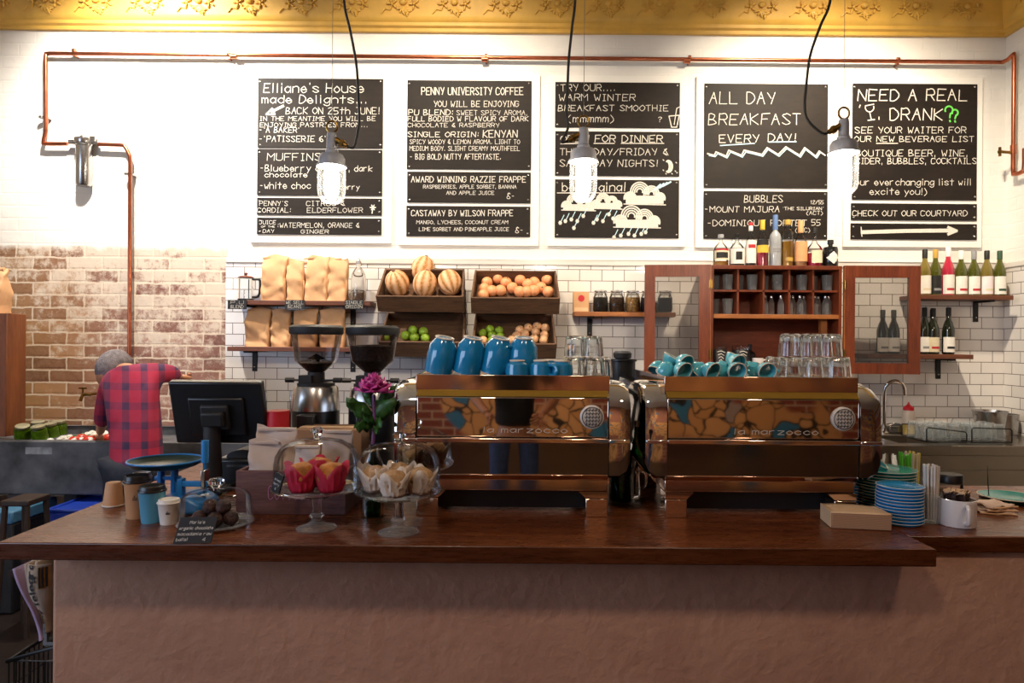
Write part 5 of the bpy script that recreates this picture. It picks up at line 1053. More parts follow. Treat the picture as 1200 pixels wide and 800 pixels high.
def muffin(mat, top, r, h, wild, seed):
    rs = random.Random(seed); o = thing('muffin', 'x', 'muffin'); n = 32
    ph = rs.uniform(0, 6); rows = []
    for j in range(6):
        v = j/5; row = []
        for i in range(n):
            a = 2*math.pi*i/n; fl = 1 + (.045*math.cos(a*14+j*.6*wild)+rs.uniform(-.045, .045)*wild)*(1 if i < n else 0); pk = abs(math.cos(a*2+ph))**(2.2 if wild > 1.2 else 1.4)
            rr = r*(.68+.32*v**.8)*fl*(1+wild*.22*v*v*pk); z = h*(v*.62 + .42*v**3*pk)
            row.append((rr*math.cos(a), rr*math.sin(a), z))
        rows.append(row + [row[0]])
    b = MB().sheet(rows); b.lathe([(0, .001), (r*.68, .001)], n, close=False)
    build('paper_wrapper', b, mat, o, solid=.001, sharp=20)
    build('crumb', MB().ell(0, 0, h*.6, r*.99, r*.99, h*.42, 24, 14, fn=lambda x, y, z: 1 + .06*math.sin(7*x+ph)*math.sin(6*y)), top, o)
    return o
pl = Place(muffin('red_paper', 'muffin', .041, .074, 1.0, 1))
for x, dy, lab, rz in ((354, -.035, 'red wrapped muffin at the left under the dome', 0), (388, -.03, 'red wrapped muffin at the right under the dome', 1.2), (374, .045, 'red wrapped muffin behind the other two under the dome', 2.2)):
    pl(lab, (P(x, 560, p1.y+dy).x, p1.y+dy, z1+.0015), (0, 0, rz), 'muffins in red wrappers')
pl = Place(muffin('white_paper', 'muffin_pale', .036, .066, 1.5, 5))
for x, dy, lab, rz in ((461, -.05, 'white wrapped muffin at the front under the dome', 0), (439, .01, 'white wrapped muffin at the left under the dome', 1), (492, -.01, 'white wrapped muffin at the right under the dome', 2), (468, .05, 'white wrapped muffin at the back under the dome', 2.6)):
    pl(lab, (P(x, 565, p2.y+dy).x, p2.y+dy, z2+.0015), (0, 0, rz), 'muffins in white paper')
textcard('price_tag', 'blue grey chalk tag standing at the red muffins\' dome', 'sign', (P(319, 563, p1.y-.05).x-.002, p1.y-.05, z1+.007), .032, .05, (R(-8), R(14), R(-35)), [("mixed", .15, .85, .62, .14), ("berry", .15, .8, .4, .14), ("4", .4, .55, .15, .15)], mat='slate')
# ---------------------------------------------------------------- low crate with paper bags, carton, jug
Yc = 1.95; pa = P(276, 605, Yc); pb_ = P(405, 605, Yc); wc = pb_.x-pa.x; hc = .125
t = thing('counter_crate', 'stained low timber crate on the counter holding paper bags', 'crate', (pa.x, Yc, 1.0))
cr = wood('stained_crate', '#4a2c2c', '#7a5450', 'X', 8, .75, .3)
build('front_board', MB().box(0, wc, 0, .012, 0, hc), cr, t, bevel=.002); build('back_board', MB().box(0, wc, .2, .212, 0, hc), cr, t, bevel=.002)
for x in (0, wc-.012): build('end_board', MB().box(x, x+.012, .012, .2, 0, hc), cr, t, bevel=.002)
build('base_board', MB().box(.012, wc-.012, .012, .2, .0, .012), cr, t)
L = MB(); write(L, 'Coffees', wc*.3, wc*.68, hc*.35, hc*.3, .004, lambda x, y: (x, -.0018, y), ydown=False); build('lettering', L, mk('purple_stencil', '#a06a92', .8, var=.3, scale=60), t, recalc=False)
def pbag(px0, px1, ytop, Y, lab, seed, z0=1.0125, rz=0, mat='bag_white', fold=0):
    s = S(Y); w = (px1-px0)/s; p = P((px0+px1)/2, ytop, Y); h = p.z - z0
    t = thing('paper_bag', lab, 'bag', (p.x, Y, z0), (0, 0, rz), 'pale paper bags in the counter crate')
    build('bag_body', bag_mb(w*.95, .05, h, fold, seed), mat, t, sharp=50); build('folded_top', MB().box(-w*.44, w*.44, -.009, .009, h*.965, h*1.0), 'kraft_label' if mat == 'kraft' else 'bag_white', t); return t
pbag(292, 330, 517, 2.0, 'pale paper bag at the front left of the counter crate', 31)
pbag(300, 350, 501, 2.06, 'wide pale paper bag behind the front one in the counter crate', 32)
pbag(345, 376, 522, 2.0, 'pale paper bag seen through the red muffins\' dome', 33)
pbag(377, 414, 504, 2.07, 'pale paper bag at the right of the counter crate', 34)
Yb = 2.2; ca = P(345, 500, Yb); cb = P(424, 500, Yb); zt = P(370, 503, Yb).z
t = thing('carton', 'brown cardboard carton standing behind the counter crate', 'carton', (ca.x, Yb, 1.0))
build('carton_body', MB().box(0, cb.x-ca.x, 0, .14, 0, zt-1.0), mk('brown_carton', '#8e6848', .8, var=.12), t, bevel=.003); build('tape', MB().box(0, cb.x-ca.x, .05, .09, zt-1.0, zt-.9995), 'kraft_label', t)
Yj = 2.27; t = thing('drink_jug', 'tall glass jug of red liquid behind the paper bags', 'jug', (P(326, 490, Yj).x, Yj, 1.0))
build('jug_wall', MB().lathe([(0, .002), (.036, .002), (.039, .008), (.043, .325), (.046, .332)], 24, close=False), 'dome', t)
build('red_drink', MB().lathe([(0, .009), (.035, .009), (.0415, .265), (0, .267)], 20), 'red', t)
build('handle', MB().tube(smooth([(.04, -.01, .31), (.065, -.02, .31), (.07, -.02, .26), (.055, -.015, .19), (.04, -.01, .19)], 4), .005, 8), 'dome', t)
# ---------------------------------------------------------------- flower in a green bottle
pv = G(437, 604); sv = S(pv.y)
t = thing('flower_vase', 'green glass bottle used as vase behind the white muffins\' stand', 'vase', pv)
build('bottle_glass', MB().lathe([(0, .002), (.032, .002), (.034, .01), (.034, .13), (.014, .18), (.012, .2), (.014, .205)], 20, close=False), thin_glass('green_bottle_glass', '#4fa05a', .8, .3), t)
zf = lambda y: CAMZ - (y-400-TH*(437-600))/sv - 1.0
t = thing('kale_flower', 'single pink ornamental kale flower with green leaves in a bottle', 'flower', pv + Vector((0, 0, .006)))
build('stem', MB().tube(smooth([(.004, 0, .0), (-.004, 0, .15), (.002, 0, zf(500)), (0, 0, zf(465))], 5), .0055, 8), 'stem', t)
rs = random.Random(3); zb_ = zf(458)
for k in range(38):
    a = k*2.4; lv = k/38; rr = .042*(1-lv)**.7; el = R(12+70*lv); ln = .042*(1-.35*lv)
    rows = []
    for i in range(5):
        u = i/4; row = []
        for j in range(5):
            v = (j-2)/2; wd = .022*math.sin(math.pi*min(1, .25+u*.72))*v
            rad = rr*.4 + ln*u*math.cos(el)*(1.0); z = zb_ - .012 + .04*lv*.8 + ln*u*math.sin(el) + .005*math.sin(j*3+k)*u - .006*v*v*u
            row.append((rad*math.cos(a) - wd*math.sin(a), rad*math.sin(a) + wd*math.cos(a), z))
        rows.append(row)
    build('petal', MB().sheet(rows), 'petal', t, solid=.001, sharp=70)
def leaf(x0, y0, x1, y1, w, dy, k):
    a = P(x0, y0, pv.y) - pv; b_ = P(x1, y1, pv.y) - pv; rows = []
    for i in range(8):
        u = i/7; c_ = a.lerp(b_, u); row = []
        for j in range(5):
            v = (j-2)/2; ww = w*math.sin(math.pi*min(1, u*.93+.05))**.75*(1+.12*math.sin(i*2.3+j+k))*v; d = (b_-a).normalized(); nx = Vector((d.z, 0, -d.x))
            q = c_ + nx*ww; row.append((q.x, dy*u + .010*v*v + .006*math.sin(i*1.9+k), q.z - .0 + .005*math.sin(i*2+j*2)))
        rows.append(row)
    build('leaf', MB().sheet(rows), 'leaf', t, solid=.0012, sharp=70)
for i, q in enumerate(((436, 494, 410, 468, .022, -.05), (438, 492, 466, 470, .026, -.04), (437, 500, 420, 500, .018, -.06), (439, 496, 452, 498, .017, -.06), (436, 480, 421, 452, .014, .03), (438, 480, 462, 455, .015, .03), (437, 505, 431, 478, .014, -.07), (437, 500, 446, 508, .010, -.04))): leaf(*q, i)
# ---------------------------------------------------------------- bottles between the machines
p = G(738, 583); t = thing('water_jug', 'small clear glass jug between the two espresso machines', 'jug', p)
build('jug_wall', MB().lathe([(0, .002), (.03, .002), (.034, .01), (.03, .09), (.032, .1), (.03, .1), (.028, .09), (.03, .012), (0, .008)], 20), 'tumbler', t); build('handle', MB().tube(smooth([(.03, 0, .085), (.05, 0, .08), (.05, 0, .04), (.032, 0, .03)], 4), .004, 8), 'tumbler', t)
gg = thin_glass('green_bottle', '#2f7a3c', .9, .35)
for x, y, lab in ((727, 586, 'green glass bottle behind the middle machine\'s right cheek'), (733, 560, 'green glass bottle farther back, near the right machine\'s left cheek')):
    p = G(x, y); t = thing('green_bottle', lab, 'bottle', p, None, 'green bottles between the machines'); build('bottle_glass', MB().lathe([(0, .002), (.034, .002), (.036, .01), (.036, .15), (.014, .2), (.013, .25)], 20, close=False), gg, t); build('cap', MB().lathe([(.0145, .235), (.0145, .255), (0, .256)], 12), 'steel', t)
# ---------------------------------------------------------------- right hand counter
p0 = G(985, 617); t = thing('napkin_block', 'block of kraft paper napkins beside the saucer stacks', 'napkins', G(1003, 615), (0, 0, R(-9)))
nm = NT('napkin_edges'); w_ = nm.n('ShaderNodeTexWave', wave_type='BANDS', bands_direction='Z'); w_.inputs['Scale'].default_value = 90; w_.inputs['Distortion'].default_value = .6; nm.l(nm.obj(), w_.inputs[0]); nm.pr(nm.mix(w_.outputs[0], c('#a17d60'), c('#8a664c')), .8)
rows = MB(); NB = [(-.075, -.035), (.055, -.035), (.085, .055), (-.045, .06)]
def slab(z0, z1, bow): return [(x, y, z0) for x, y in NB] + [(x, y, z1 + bow*(1 if i in (1, 2) else -.3)) for i, (x, y) in enumerate(NB)]
build('napkin_stack', MB().box(-.078, .075, -.05, .055, 0, .042), nm.m, t, bevel=.003); build('top_napkin', MB().sheet([[(-.078+.0306*i, -.05+.021*j, .043+.003*math.sin(i*.8)*(j/5)) for j in range(6)] for i in range(6)]), 'kraft_label', t, solid=.001)
build('paper_band', MB().box(-.0795, -.0775, -.045, .05, .002, .046), 'kraft_label', t)
def saucers(px, py, wpx, n, pitch, grp, where, mat, top, tilt=0):
    p = G(px, py); s = S(p.y); r = wpx/2/s
    o = thing('saucer', 'x', 'saucer')
    build('dish', MB().lathe([(0, 0), (r*.84, 0), (r*.94, .0025), (r*.992, .007), (r, .0084), (r*.97, .0092), (r*.6, .005), (0, .004)], 40), mat, o)
    build('rim', MB().tube([(r*.993*math.cos(k*.157), r*.993*math.sin(k*.157), (.0085)) for k in range(40)], .0007, 6, closed=True), 'clay', o)
    pl = Place(o)
    for i in range(n):
        lab = ('topmost saucer' if i == n-1 else 'bottom saucer' if i == 0 else '%s saucer from the bottom' % ORD[i]) + ' of the ' + where
        q = pl(lab, p + Vector((random.uniform(-.0012, .0012), random.uniform(-.0012, .0012), pitch*i)), None, grp)
    return p, r
saucers(1054, 612, 51, 12, .0088, 'blue saucers in the front stack', 'front blue saucer stack', 'plate', None)
saucers(1037, 596, 66, 14, .0088, 'dark plates in the rear stack', 'rear stack of bigger plates', 'green_glaze', None)
saucers(1003, 592, 40, 8, .0088, 'saucers half hidden behind the right machine', 'small stack beside the right machine\'s foot', 'plate', None)
q = G(1003, 592); o = thing('teacup', 'teal cup tipped on the small saucer stack by the right machine', 'cup', q + Vector((.03, .0, .105)), (R(20), R(30), 0))
build('bowl', cupm, 'teal', o); build('rim', MB().tube([(.0378*math.cos(k*.2618), .0378*math.sin(k*.2618), .0485) for k in range(24)], .0017, 6, closed=True), 'clay', o)
p = G(1192, 590); t = thing('plate', 'single teal plate alone at the right edge of the side counter', 'plate', p + Vector((.0, .03, 0)))
build('dish', MB().lathe([(0, 0), (.05, 0), (.055, .004), (.088, .017), (.089, .019), (.055, .007), (0, .005)], 40), 'green_glaze', t); build('rim', MB().tube([(.0885*math.cos(k*.157), .0885*math.sin(k*.157), .0185) for k in range(40)], .0013, 6, closed=True), 'clay', t)
STW = mk('clear_straw', '#cfc6bd', .4, var=.05); STG = mk('green_straw', '#5fc23a', .4, var=.1); STY = mk('yellow_straw', '#d8c85a', .4, var=.1)
def straws(px, py, rim, wpx, lab, group, topy, cols, z0=0, seed=1):
    p = G(px, py); s = S(p.y); r = wpx/2/s; h = (py-rim)/s
    t = thing('straw_glass', lab, 'glass', p); build('glass_wall', MB().lathe([(0, .003), (r*.8, .002), (r*.82, .006), (r, h), (r-.002, h), (r*.8, .01), (0, .01)], 24), 'rack_glass', t); build('heavy_base', MB().lathe([(0, .001), (r*.78, .001), (r*.78, .009), (0, .009)], 16), 'rack_glass', t)
    rs = random.Random(seed); n = len(cols)
    H = (py-topy)/s*.97
    for i, cn in enumerate(cols):
        a = i*2.4; q = r*.6*math.sqrt((i+.5)/n); k = 1.05
        b0 = Vector((q*.9*math.cos(a), q*.9*math.sin(a), .0105)); b1 = Vector((q*k*math.cos(a)*1.1, q*k*math.sin(a)*1.1, H*rs.uniform(.93, 1.0)))
        m = {'w': STW, 'g': STG, 'y': STY}[cn[0]]; nmx = {'w': 'clear', 'g': 'green', 'y': 'yellow'}[cn[0]]
        tag(build('drinking_straw', MB().tube([b0, b1], .0031, 8), m, None, p), '%s drinking straw standing in %s' % (nmx, group), 'straw', '%s straws in %s' % (nmx, group))
straws(1091, 612, 577, 25, 'front glass holding clear plastic straws', 'the front straw glass', 541, ['w']*16, seed=2)
straws(1066, 590, 560, 34, 'rear glass of green and yellow straws behind the saucers', 'the rear straw glass', 527, ['g' if math.cos(i*2.4) < -.35 else 'w' if math.cos(i*2.4) < .35 else 'y' for i in range(26)], seed=4)
p = G(1113, 597); t = thing('storage_jar', 'glass jar with dark lid behind the enamel mug', 'jar', p); s = S(p.y); h = 42/s; r = 13.5/s
build('jar_glass', MB().lathe([(0, .002), (r, .003), (r, h*.72), (r*.93, h*.78)], 24, close=False), 'glass', t); build('filling', MB().lathe([(0, .004), (r*.95, .005), (r*.95, h*.55), (0, h*.57)], 20), mk('nuts', '#8a5a34', .7, var=.7, scale=60, bump=.8), t); build('lid', MB().lathe([(r*.95, h*.76), (r, h*.78), (r, h*.97), (r*.93, h), (0, h)], 24), 'black', t)
p = G(1122, 615); s = S(p.y); r = 19/s; h = 31/s
t = thing('enamel_mug', 'white enamel mug full of brown sugar sachets', 'mug', p, (0, 0, R(-24)))
build('mug_wall', MB().lathe([(0, .002), (r*.97, .001), (r, .004), (r, h), (r-.002, h+.001), (r-.003, h), (r-.003, .006), (0, .006)], 32), 'ceramic', t)
build('handle', MB().tube(smooth([(.012, -r*.93, h*.82), (.014, -r-.018, h*.86), (.014, -r-.025, h*.6), (.014, -r-.02, h*.25), (.012, -r*.93, h*.2)], 5), .0055, 8), 'ceramic', t)
sm = mk('brown_sachet', '#3a2219', .45, var=.6, scale=50); o = thing('sugar_sachet', 'x', 'sachet'); build('sachet', bag_mb(.03, .009, .05, 0, 3), sm, o, sharp=60); build('crimped_end', MB().box(-.014, .014, -.001, .001, .046, .052), 'kraft_label', o); pl = Place(o); rs = random.Random(5)
for i in range(16):
    a = i*2.4; q = r*.5*math.sqrt((i+.5)/16)
    pl('brown sugar sachet stuffed in the white enamel mug', p + Vector((q*math.cos(a), q*math.sin(a), h*.62)), (rs.uniform(-.2, .2), rs.uniform(-.2, .2), rs.uniform(0, 3)), 'sugar sachets in the enamel mug')
p = G(1165, 600); rs = random.Random(9)
clm = mk('napkin_cloth', '#cdb3a2', .85, var=.12, scale=14)
for k, lab in enumerate(('lowest folded paper napkin of the loose pile', 'middle folded paper napkin of the loose pile', 'topmost crumpled paper napkin of the loose pile')):
    mb = MB(); rows = []
    for i in range(12):
        u = i/11-.5; row = []
        for j in range(10):
            v = j/9-.5; row.append((u*(.1-.008*k)+.004*math.sin(j*1.3+k), v*(.085-.006*k)+.003*math.sin(i+k), .006+.0095*k+.004*math.sin(i*.9+j*.7+k*2)+.005*math.exp(-((u-.1)**2+(v)**2)*40)*k*.8 - .004*(abs(u)+abs(v))))
        rows.append(row)
    t = thing('paper_napkin', lab, 'napkin', p + Vector((0, .01, 0)), (0, 0, .25*k-.2), 'loose napkins on the side counter'); build('napkin_sheet', mb.sheet(rows), clm, t, solid=.004, sharp=80); build('folded_edge', MB().tube([(x, -.043+.003*math.sin(x*90), .006+.0095*k-.003) for x in (-.045, -.02, 0, .02, .045)], .0025, 6), 'kraft_label', t)
p = G(1159, 583); t = thing('docket_spike', 'thin black docket spike standing behind the napkins', 'spike', p); build('spike', MB().tube([(0, 0, 0), (-.004, 0, .05), (-.006, 0, .105)], [.0018, .0016, .0006], 6), 'iron', t); build('base', MB().lathe([(0, 0), (.028, 0), (.028, .004), (0, .006)], 20), 'iron', t)
p = G(1042, 569); t = thing('mason_jar', 'small jar with green contents behind the rear plate stack', 'jar', p); build('jar_glass', MB().lathe([(0, .002), (.026, .003), (.027, .085), (.022, .1), (.022, .112)], 20, close=False), 'tumbler', t); build('filling', MB().lathe([(0, .004), (.024, .005), (.024, .06), (0, .062)], 16), 'leaf', t)
# ---------------------------------------------------------------- sink bench things
zb = .905
def onB(px, Y): return Vector((P(px, 500, Y).x, Y, zb))
p = onB(1036, 4.55); t = thing('sink_tap', 'tall chrome swan neck tap above the sink', 'tap', p); s = S(4.55); H = 62/s
build('base', MB().lathe([(0, 0), (.028, 0), (.028, .01), (.018, .02), (.018, .06)], 20), 'chrome', t); build('spout', MB().tube(smooth([(0, 0, .04), (0, 0, H*.75), (.015, -.01, H*.93), (.055, -.03, H), (.095, -.05, H*.93), (.105, -.055, H*.74)], 6), .0125, 12), 'chrome', t); build('lever', MB().tube([(.015, 0, .05), (.06, -.01, .07)], .007, 8), 'chrome', t)
p = onB(1064.5, 4.56); t = thing('sauce_bottle', 'clear squeeze bottle with red nozzle beside the sink tap', 'bottle', p); s = S(4.56); h = 37/s
build('bottle_body', MB().lathe([(0, 0), (.037, 0), (.039, .01), (.039, h*.68), (.03, h*.76)], 24), mk('cloudy_plastic', '#d4c3b4', .4, var=.08), t); build('liquid', MB().lathe([(.0395, .004), (.0398, h*.3), (.039, h*.3)], 24, close=False), mk('syrup', '#b89a52', .3), t); build('nozzle', MB().lathe([(.033, h*.74), (.033, h*.83), (.02, h*.88), (.008, h*.92), (.004, h), (0, h)], 20), 'red', t)
p = onB(1046, 4.6); t = thing('soap_tray', 'flat steel tray beside the swan neck tap', 'tray', p); build('tray', MB().box(-.03, .075, -.02, .06, 0, .05), 'steel', t, bevel=.006); build('cloth', MB().ell(.02, .02, .052, .05, .03, .012), 'zinc', t)
for x, dy, ln, lab, m in ((1090, 0, .09, 'wrapped pale food tray lying left on the bench by the tiles', 'kraft_label'), (1112, .02, .09, 'wrapped pale food tray lying right on the bench by the tiles', 'kraft_label')):
    p = onB(x, 4.58+dy); t = thing('food_tray', lab, 'tray', p, (0, 0, .1)); build('tray', MB().lathe([(0, 0), (.05, 0), (.075, .05), (.072, .05), (.048, .004), (0, .004)], 20), m, t); build('contents', MB().ell(0, 0, .048, .06, .045, .022, 16, 8, fn=lambda x, y, z: 1+.2*math.sin(9*x)*math.sin(7*y)), 'zinc', t); build('spoon', MB().tube([(0, -.01, .05), (.03, 0, .1)], .004, 6), 'steel', t)
p = onB(1160, 4.5); t = thing('steel_bucket', 'brushed steel ice bucket in the corner of the bench', 'bucket', p); s = S(4.5); h = 29/s
build('bucket_wall', MB().lathe([(0, 0), (.075, 0), (.078, .01), (.1, h), (.103, h), (.103, h-.006), (.098, h-.008), (.074, .014), (0, .01)], 32), 'steel', t); build('handle', MB().tube([(.1*math.cos(k*.3142), -.012-.02*math.sin(k*.3142), h-.02-.07*math.sin(k*.3142)) for k in range(11)], .004, 6), 'steel', t)
p = onB(1180, 4.52); t = thing('steel_bucket', 'smaller steel container behind the ice bucket in the corner', 'bucket', p); build('bucket_wall', MB().lathe([(0, 0), (.055, 0), (.065, h*.85), (.068, h*.85), (.058, .01), (0, .01)], 24), 'steel', t); build('rim', MB().tube([(.067*math.cos(k*.3142), .067*math.sin(k*.3142), h*.85) for k in range(20)], .003, 6, closed=True), 'steel', t)
for i, (a, d, Y, lab) in enumerate(((1086, 1133, 4.12, 'left wire rack of upturned glasses on the sink bench'), (1139, 1186, 4.12, 'right wire rack of upturned glasses on the sink bench'))):
    x0 = P(a, 500, Y).x; x1 = P(d, 500, Y).x; t = thing('wire_rack', lab, 'rack', (x0, Y, zb), None, 'wire glass racks on the bench'); w = x1-x0
    build('rack_frame', MB().tube([(0, 0, .012), (0, .0, .085), (.01, 0, .095), (w-.01, 0, .07 if i == 0 else .09), (w, 0, .06 if i == 0 else .08), (w, 0, .012)], .004, 6).tube([(0, .26, .012), (0, .26, .085), (w, .26, .085), (w, .26, .012)], .004, 6), 'iron', t)
    build('rack_base', MB().tube([(0, 0, .008), (w, 0, .008), (w, .26, .008), (0, .26, .008)], .004, 6, closed=True).tube([(0, .09, .008), (w, .09, .008)], .003, 6).tube([(0, .17, .008), (w, .17, .008)], .003, 6), 'iron', t)
    if i == 0: pl = Place(inv_tumbler(.028, .034, .1, 'rack_glass'))
    for r_ in range(3):
        n = 3
        for k in range(n):
            pl('upturned glass, %s from left in the %s row of the %s wire rack' % (ORD[k], ('front', 'middle', 'rear')[r_], ('left', 'right')[i]), (x0 + .042 + k*(w-.084)/(n-1), Y+.048+.082*r_, zb+.0125), None, 'glasses drying in the wire racks')
# ---------------------------------------------------------------- trough corner at the left
Yg = 3.95; zt0 = P(100, 517, Yg).z; zt1 = P(100, 580, Yg).z; gx0 = XL+.02; gx1 = P(300, 520, Yg).x
t = thing('concrete_trough', 'long grey stained wash trough against the bare brick', 'trough', (gx0, Yg, 0)); gw = gx1-gx0; gd = WY-.002-Yg
build('trough_shell', MB().box(0, gw, 0, .05, zt1, zt0).box(0, gw, gd-.05, gd, zt1, zt0).box(0, .05, .05, gd-.05, zt1, zt0).box(gw-.05, gw, .05, gd-.05, zt1, zt0).box(.05, gw-.05, .05, gd-.05, zt1, zt1+.06), 'zinc', t, bevel=.008)
build('worn_patch', MB().box(P(30, 530, Yg).x-gx0, P(61, 530, Yg).x-gx0, -.002, 0, P(40, 532, Yg).z, P(40, 524, Yg).z), mk('limewash', '#8d9094', .8, var=.4, scale=20), t)
for x in (.2, gw/2, gw-.2): build('leg', MB().box(x-.04, x+.04, .08, .16, 0, zt1).box(x-.04, x+.04, gd-.16, gd-.08, 0, zt1), 'zinc', t)
build('inner_shelf', MB().box(.05, gw-.05, .06, gd-.06, zt0-.085, zt0-.055), 'zinc', t)
lidm = mk('tarnished_lid', '#8a846a', .5, .3, var=.3, scale=20); grj = thin_glass('green_jar_glass', '#c0d8a0', .4, .3); grf = mk('green_pickle', '#93a238', .4, var=.5, scale=30)
o = thing('preserve_jar', 'x', 'jar'); build('jar_glass', MB().lathe([(0, .002), (.05, .003), (.054, .02), (.054, .075), (.046, .09)], 24), grj, o); build('filling', MB().lathe([(0, .005), (.05, .006), (.05, .075), (0, .078)], 20), grf, o); build('lid', MB().lathe([(.044, .09), (.046, .093), (.046, .106), (.04, .109), (0, .108)], 24), lidm, o); pl = Place(o)
zsf = zt0-.055
for x, dy, tl, rz, lab in ((27, .12, R(18), .5, 'green preserve jar lying at the left end of the trough'), (45, .28, R(8), .3, 'green preserve jar second from left in the trough'), (48, .1, R(14), -.2, 'green preserve jar tilted at the front of the trough'), (61, .2, R(10), -.5, 'green preserve jar right of the tilted front one'), (70, .32, R(6), -.3, 'green preserve jar at the right rear of the trough group')):
    Y = Yg+dy; pl(lab, (P(x, 510, Y).x, Y, zsf+.048), (tl, 0, rz), 'green preserve jars in the trough', (.82, .82, .82))
o = thing('tomato', 'x', 'tomato'); build('flesh', MB().ell(0, 0, 0, .036, .036, .031, 18, 12), mk('tomato_skin', '#c2382a', .25, var=.2), o); build('stem', MB().lathe([(0, .028), (.01, .03), (.004, .036), (0, .036)], 8), 'leaf', o); pl = Place(o)
for x, dy, lab in ((88, .12, 'red tomato nearest the jars in the trough'), (96, .2, 'red tomato in the middle of the trough'), (104, .12, 'red tomato beside the person\'s hand in the trough'), (128, .22, 'red tomato behind the person in the trough')):
    pl(lab, (P(x, 510, Yg+dy).x, Yg+dy, zsf+.04), (.2, .1, x), 'red tomatoes in the trough')
build_ice = MB(); rs = random.Random(4)
for k in range(150):
    x = rs.uniform(P(66, 510, 4.1).x, P(112, 510, 4.1).x); y = rs.uniform(Yg+.08, Yg+.5); r = rs.uniform(.014, .022); build_ice.ell(x, y, zsf+r*.7+rs.uniform(0, .035), r, r, r*.8, 7, 5)
ic = build('crushed_ice', build_ice, mk('ice', '#c6c2b8', .3, var=.15, scale=30)); ic['kind'] = 'stuff'; tag(ic, 'pale crushed ice lying in the wash trough', 'ice')
# old timber door panel and paper at the far left
Yd = 4.1; pa = P(-30, 510, Yd); pb_ = P(7, 510, Yd); zd0 = zt0+.001; zd1 = P(15, 367, Yd).z
t = thing('timber_cupboard', 'old brown timber cupboard standing at the left end of the trough', 'cupboard', (pb_.x, Yd, zd0)); hh = zd1-zd0
build('side_panel', MB().box(-.16, 0, 0, .025, 0, hh).box(-.026, 0, .025, .165, 0, hh).box(-.6, -.026, .145, .165, 0, hh).box(-.6, -.026, .025, .145, hh-.02, hh), 'ply', t, bevel=.003)
build('door_edge', MB().box(-.19, -.165, -.01, .015, 0, hh), 'white', t)
for z in (.18, .5, .78): build('hinge', MB().box(-.155, -.125, -.006, 0, hh*z-.025, hh*z+.025).tube([(-.16, -.006, hh*z-.03), (-.16, -.006, hh*z+.03)], .006, 8), 'iron', t)
t = thing('paper_sack', 'kraft paper sack standing on the timber cupboard at far left', 'sack', (P(-8, 360, Yd+.09).x, Yd+.09, zd1+.001)); build('sack_body', bag_mb(.16, .13, .26, .2, 77), 'kraft', t, sharp=50); build('rolled_top', MB().tube([(-.07, 0, .26), (.07, 0, .27)], .014, 8), 'kraft', t)
# under the trough
def tub(px0, px1, py0, py1, Y, name, lab, cat, mat):
    a = P(px0, py1, Y); d = P(px1, py0, Y); w = d.x-a.x; h = max(.1, d.z); t = thing(name, lab, cat, ((a.x+d.x)/2, Y, 0))
    build('tub_wall', MB().add([(-w*.44, 0, 0), (w*.44, 0, 0), (w*.44, .35, 0), (-w*.44, .35, 0), (-w/2, -.02, h), (w/2, -.02, h), (w/2, .37, h), (-w/2, .37, h)], [(0,3,2,1),(0,1,5,4),(1,2,6,5),(2,3,7,6),(3,0,4,7),(4,5,6,7)]), mat, t, bevel=.01); build('rim', MB().tube([(-w/2, -.02, h), (w/2, -.02, h), (w/2, .37, h), (-w/2, .37, h)], .012, 8, closed=True), mat, t)
tub(57, 106, 598, 660, 3.75, 'storage_tub', 'bright blue plastic tub on the floor under the trough', 'tub', mk('blue_plastic', '#1c3ca8', .4, var=.1))
a = P(-14, 620, 3.7); d = P(16, 599, 3.7); t = thing('storage_box', 'dark box with pale blue lid at the far left under the trough', 'box', ((a.x+d.x)/2, 3.7, 0)); w = d.x-a.x
build('box_wall', MB().box(-w*.48, w*.48, 0, .35, 0, d.z-.07), 'black_matte', t, bevel=.01); build('lid', MB().box(-w/2, w/2, -.01, .36, d.z-.07, d.z), mk('pale_blue_plastic', '#4a7a9c', .4, var=.1), t, bevel=.01)
M['stool'] = wood('dark_stool', '#1e120c', '#3c2618', 'Z', 5, .6); p = P(36, 590, 3.55); t = thing('timber_stool', 'dark timber stool standing in the shade left of the counter', 'stool', (p.x, 3.5, 0)); hs = P(36, 583, 3.5).z
build('seat', MB().box(-.07, .07, -.07, .1, hs-.03, hs), 'stool', t, bevel=.006)
for sx_ in (-1, 1):
    for sy_ in (-1, 1): build('leg', MB().tube([(sx_*.055, .015+sy_*.07, hs-.03), (sx_*.08, .015+sy_*.1, 0)], .014, 8), 'stool', t)
build('stretcher', MB().box(-.08, .08, .0, .03, hs*.4, hs*.4+.03), 'stool', t)
# ---------------------------------------------------------------- newspapers hung at the end of the counter wall
xe = P(60, 700, YP).x
t = thing('newspaper_holder', 'pale metal pocket holding newspapers at the counter wall\'s left end', 'newspaper holder', (xe-.002, 1.86, 0))
zlo = P(50, 752, 1.86).z
build('pocket', MB().add([(-.012, 0, zlo-.16), (0, 0, zlo-.16), (0, .0, zlo+.25), (-.012, 0, zlo+.25), (-.012, .2, zlo-.16), (0, .2, zlo-.16), (0, .2, zlo+.25), (-.012, .2, zlo+.25)], [(0,1,2,3),(4,7,6,5),(0,4,5,1),(3,2,6,7),(0,3,7,4),(1,5,6,2)]).box(-.06, -.012, .0, .2, zlo-.01, zlo+.0), 'steel', t); build('front_bar', MB().box(-.06, -.05, .0, .2, zlo, zlo+.05), 'steel', t)
npap = mk('newsprint', '#a08e7c', .8, var=.12, scale=30); npv = mk('violet_newsprint', '#9c86a4', .8, var=.15, scale=30); ink = M['black_matte']
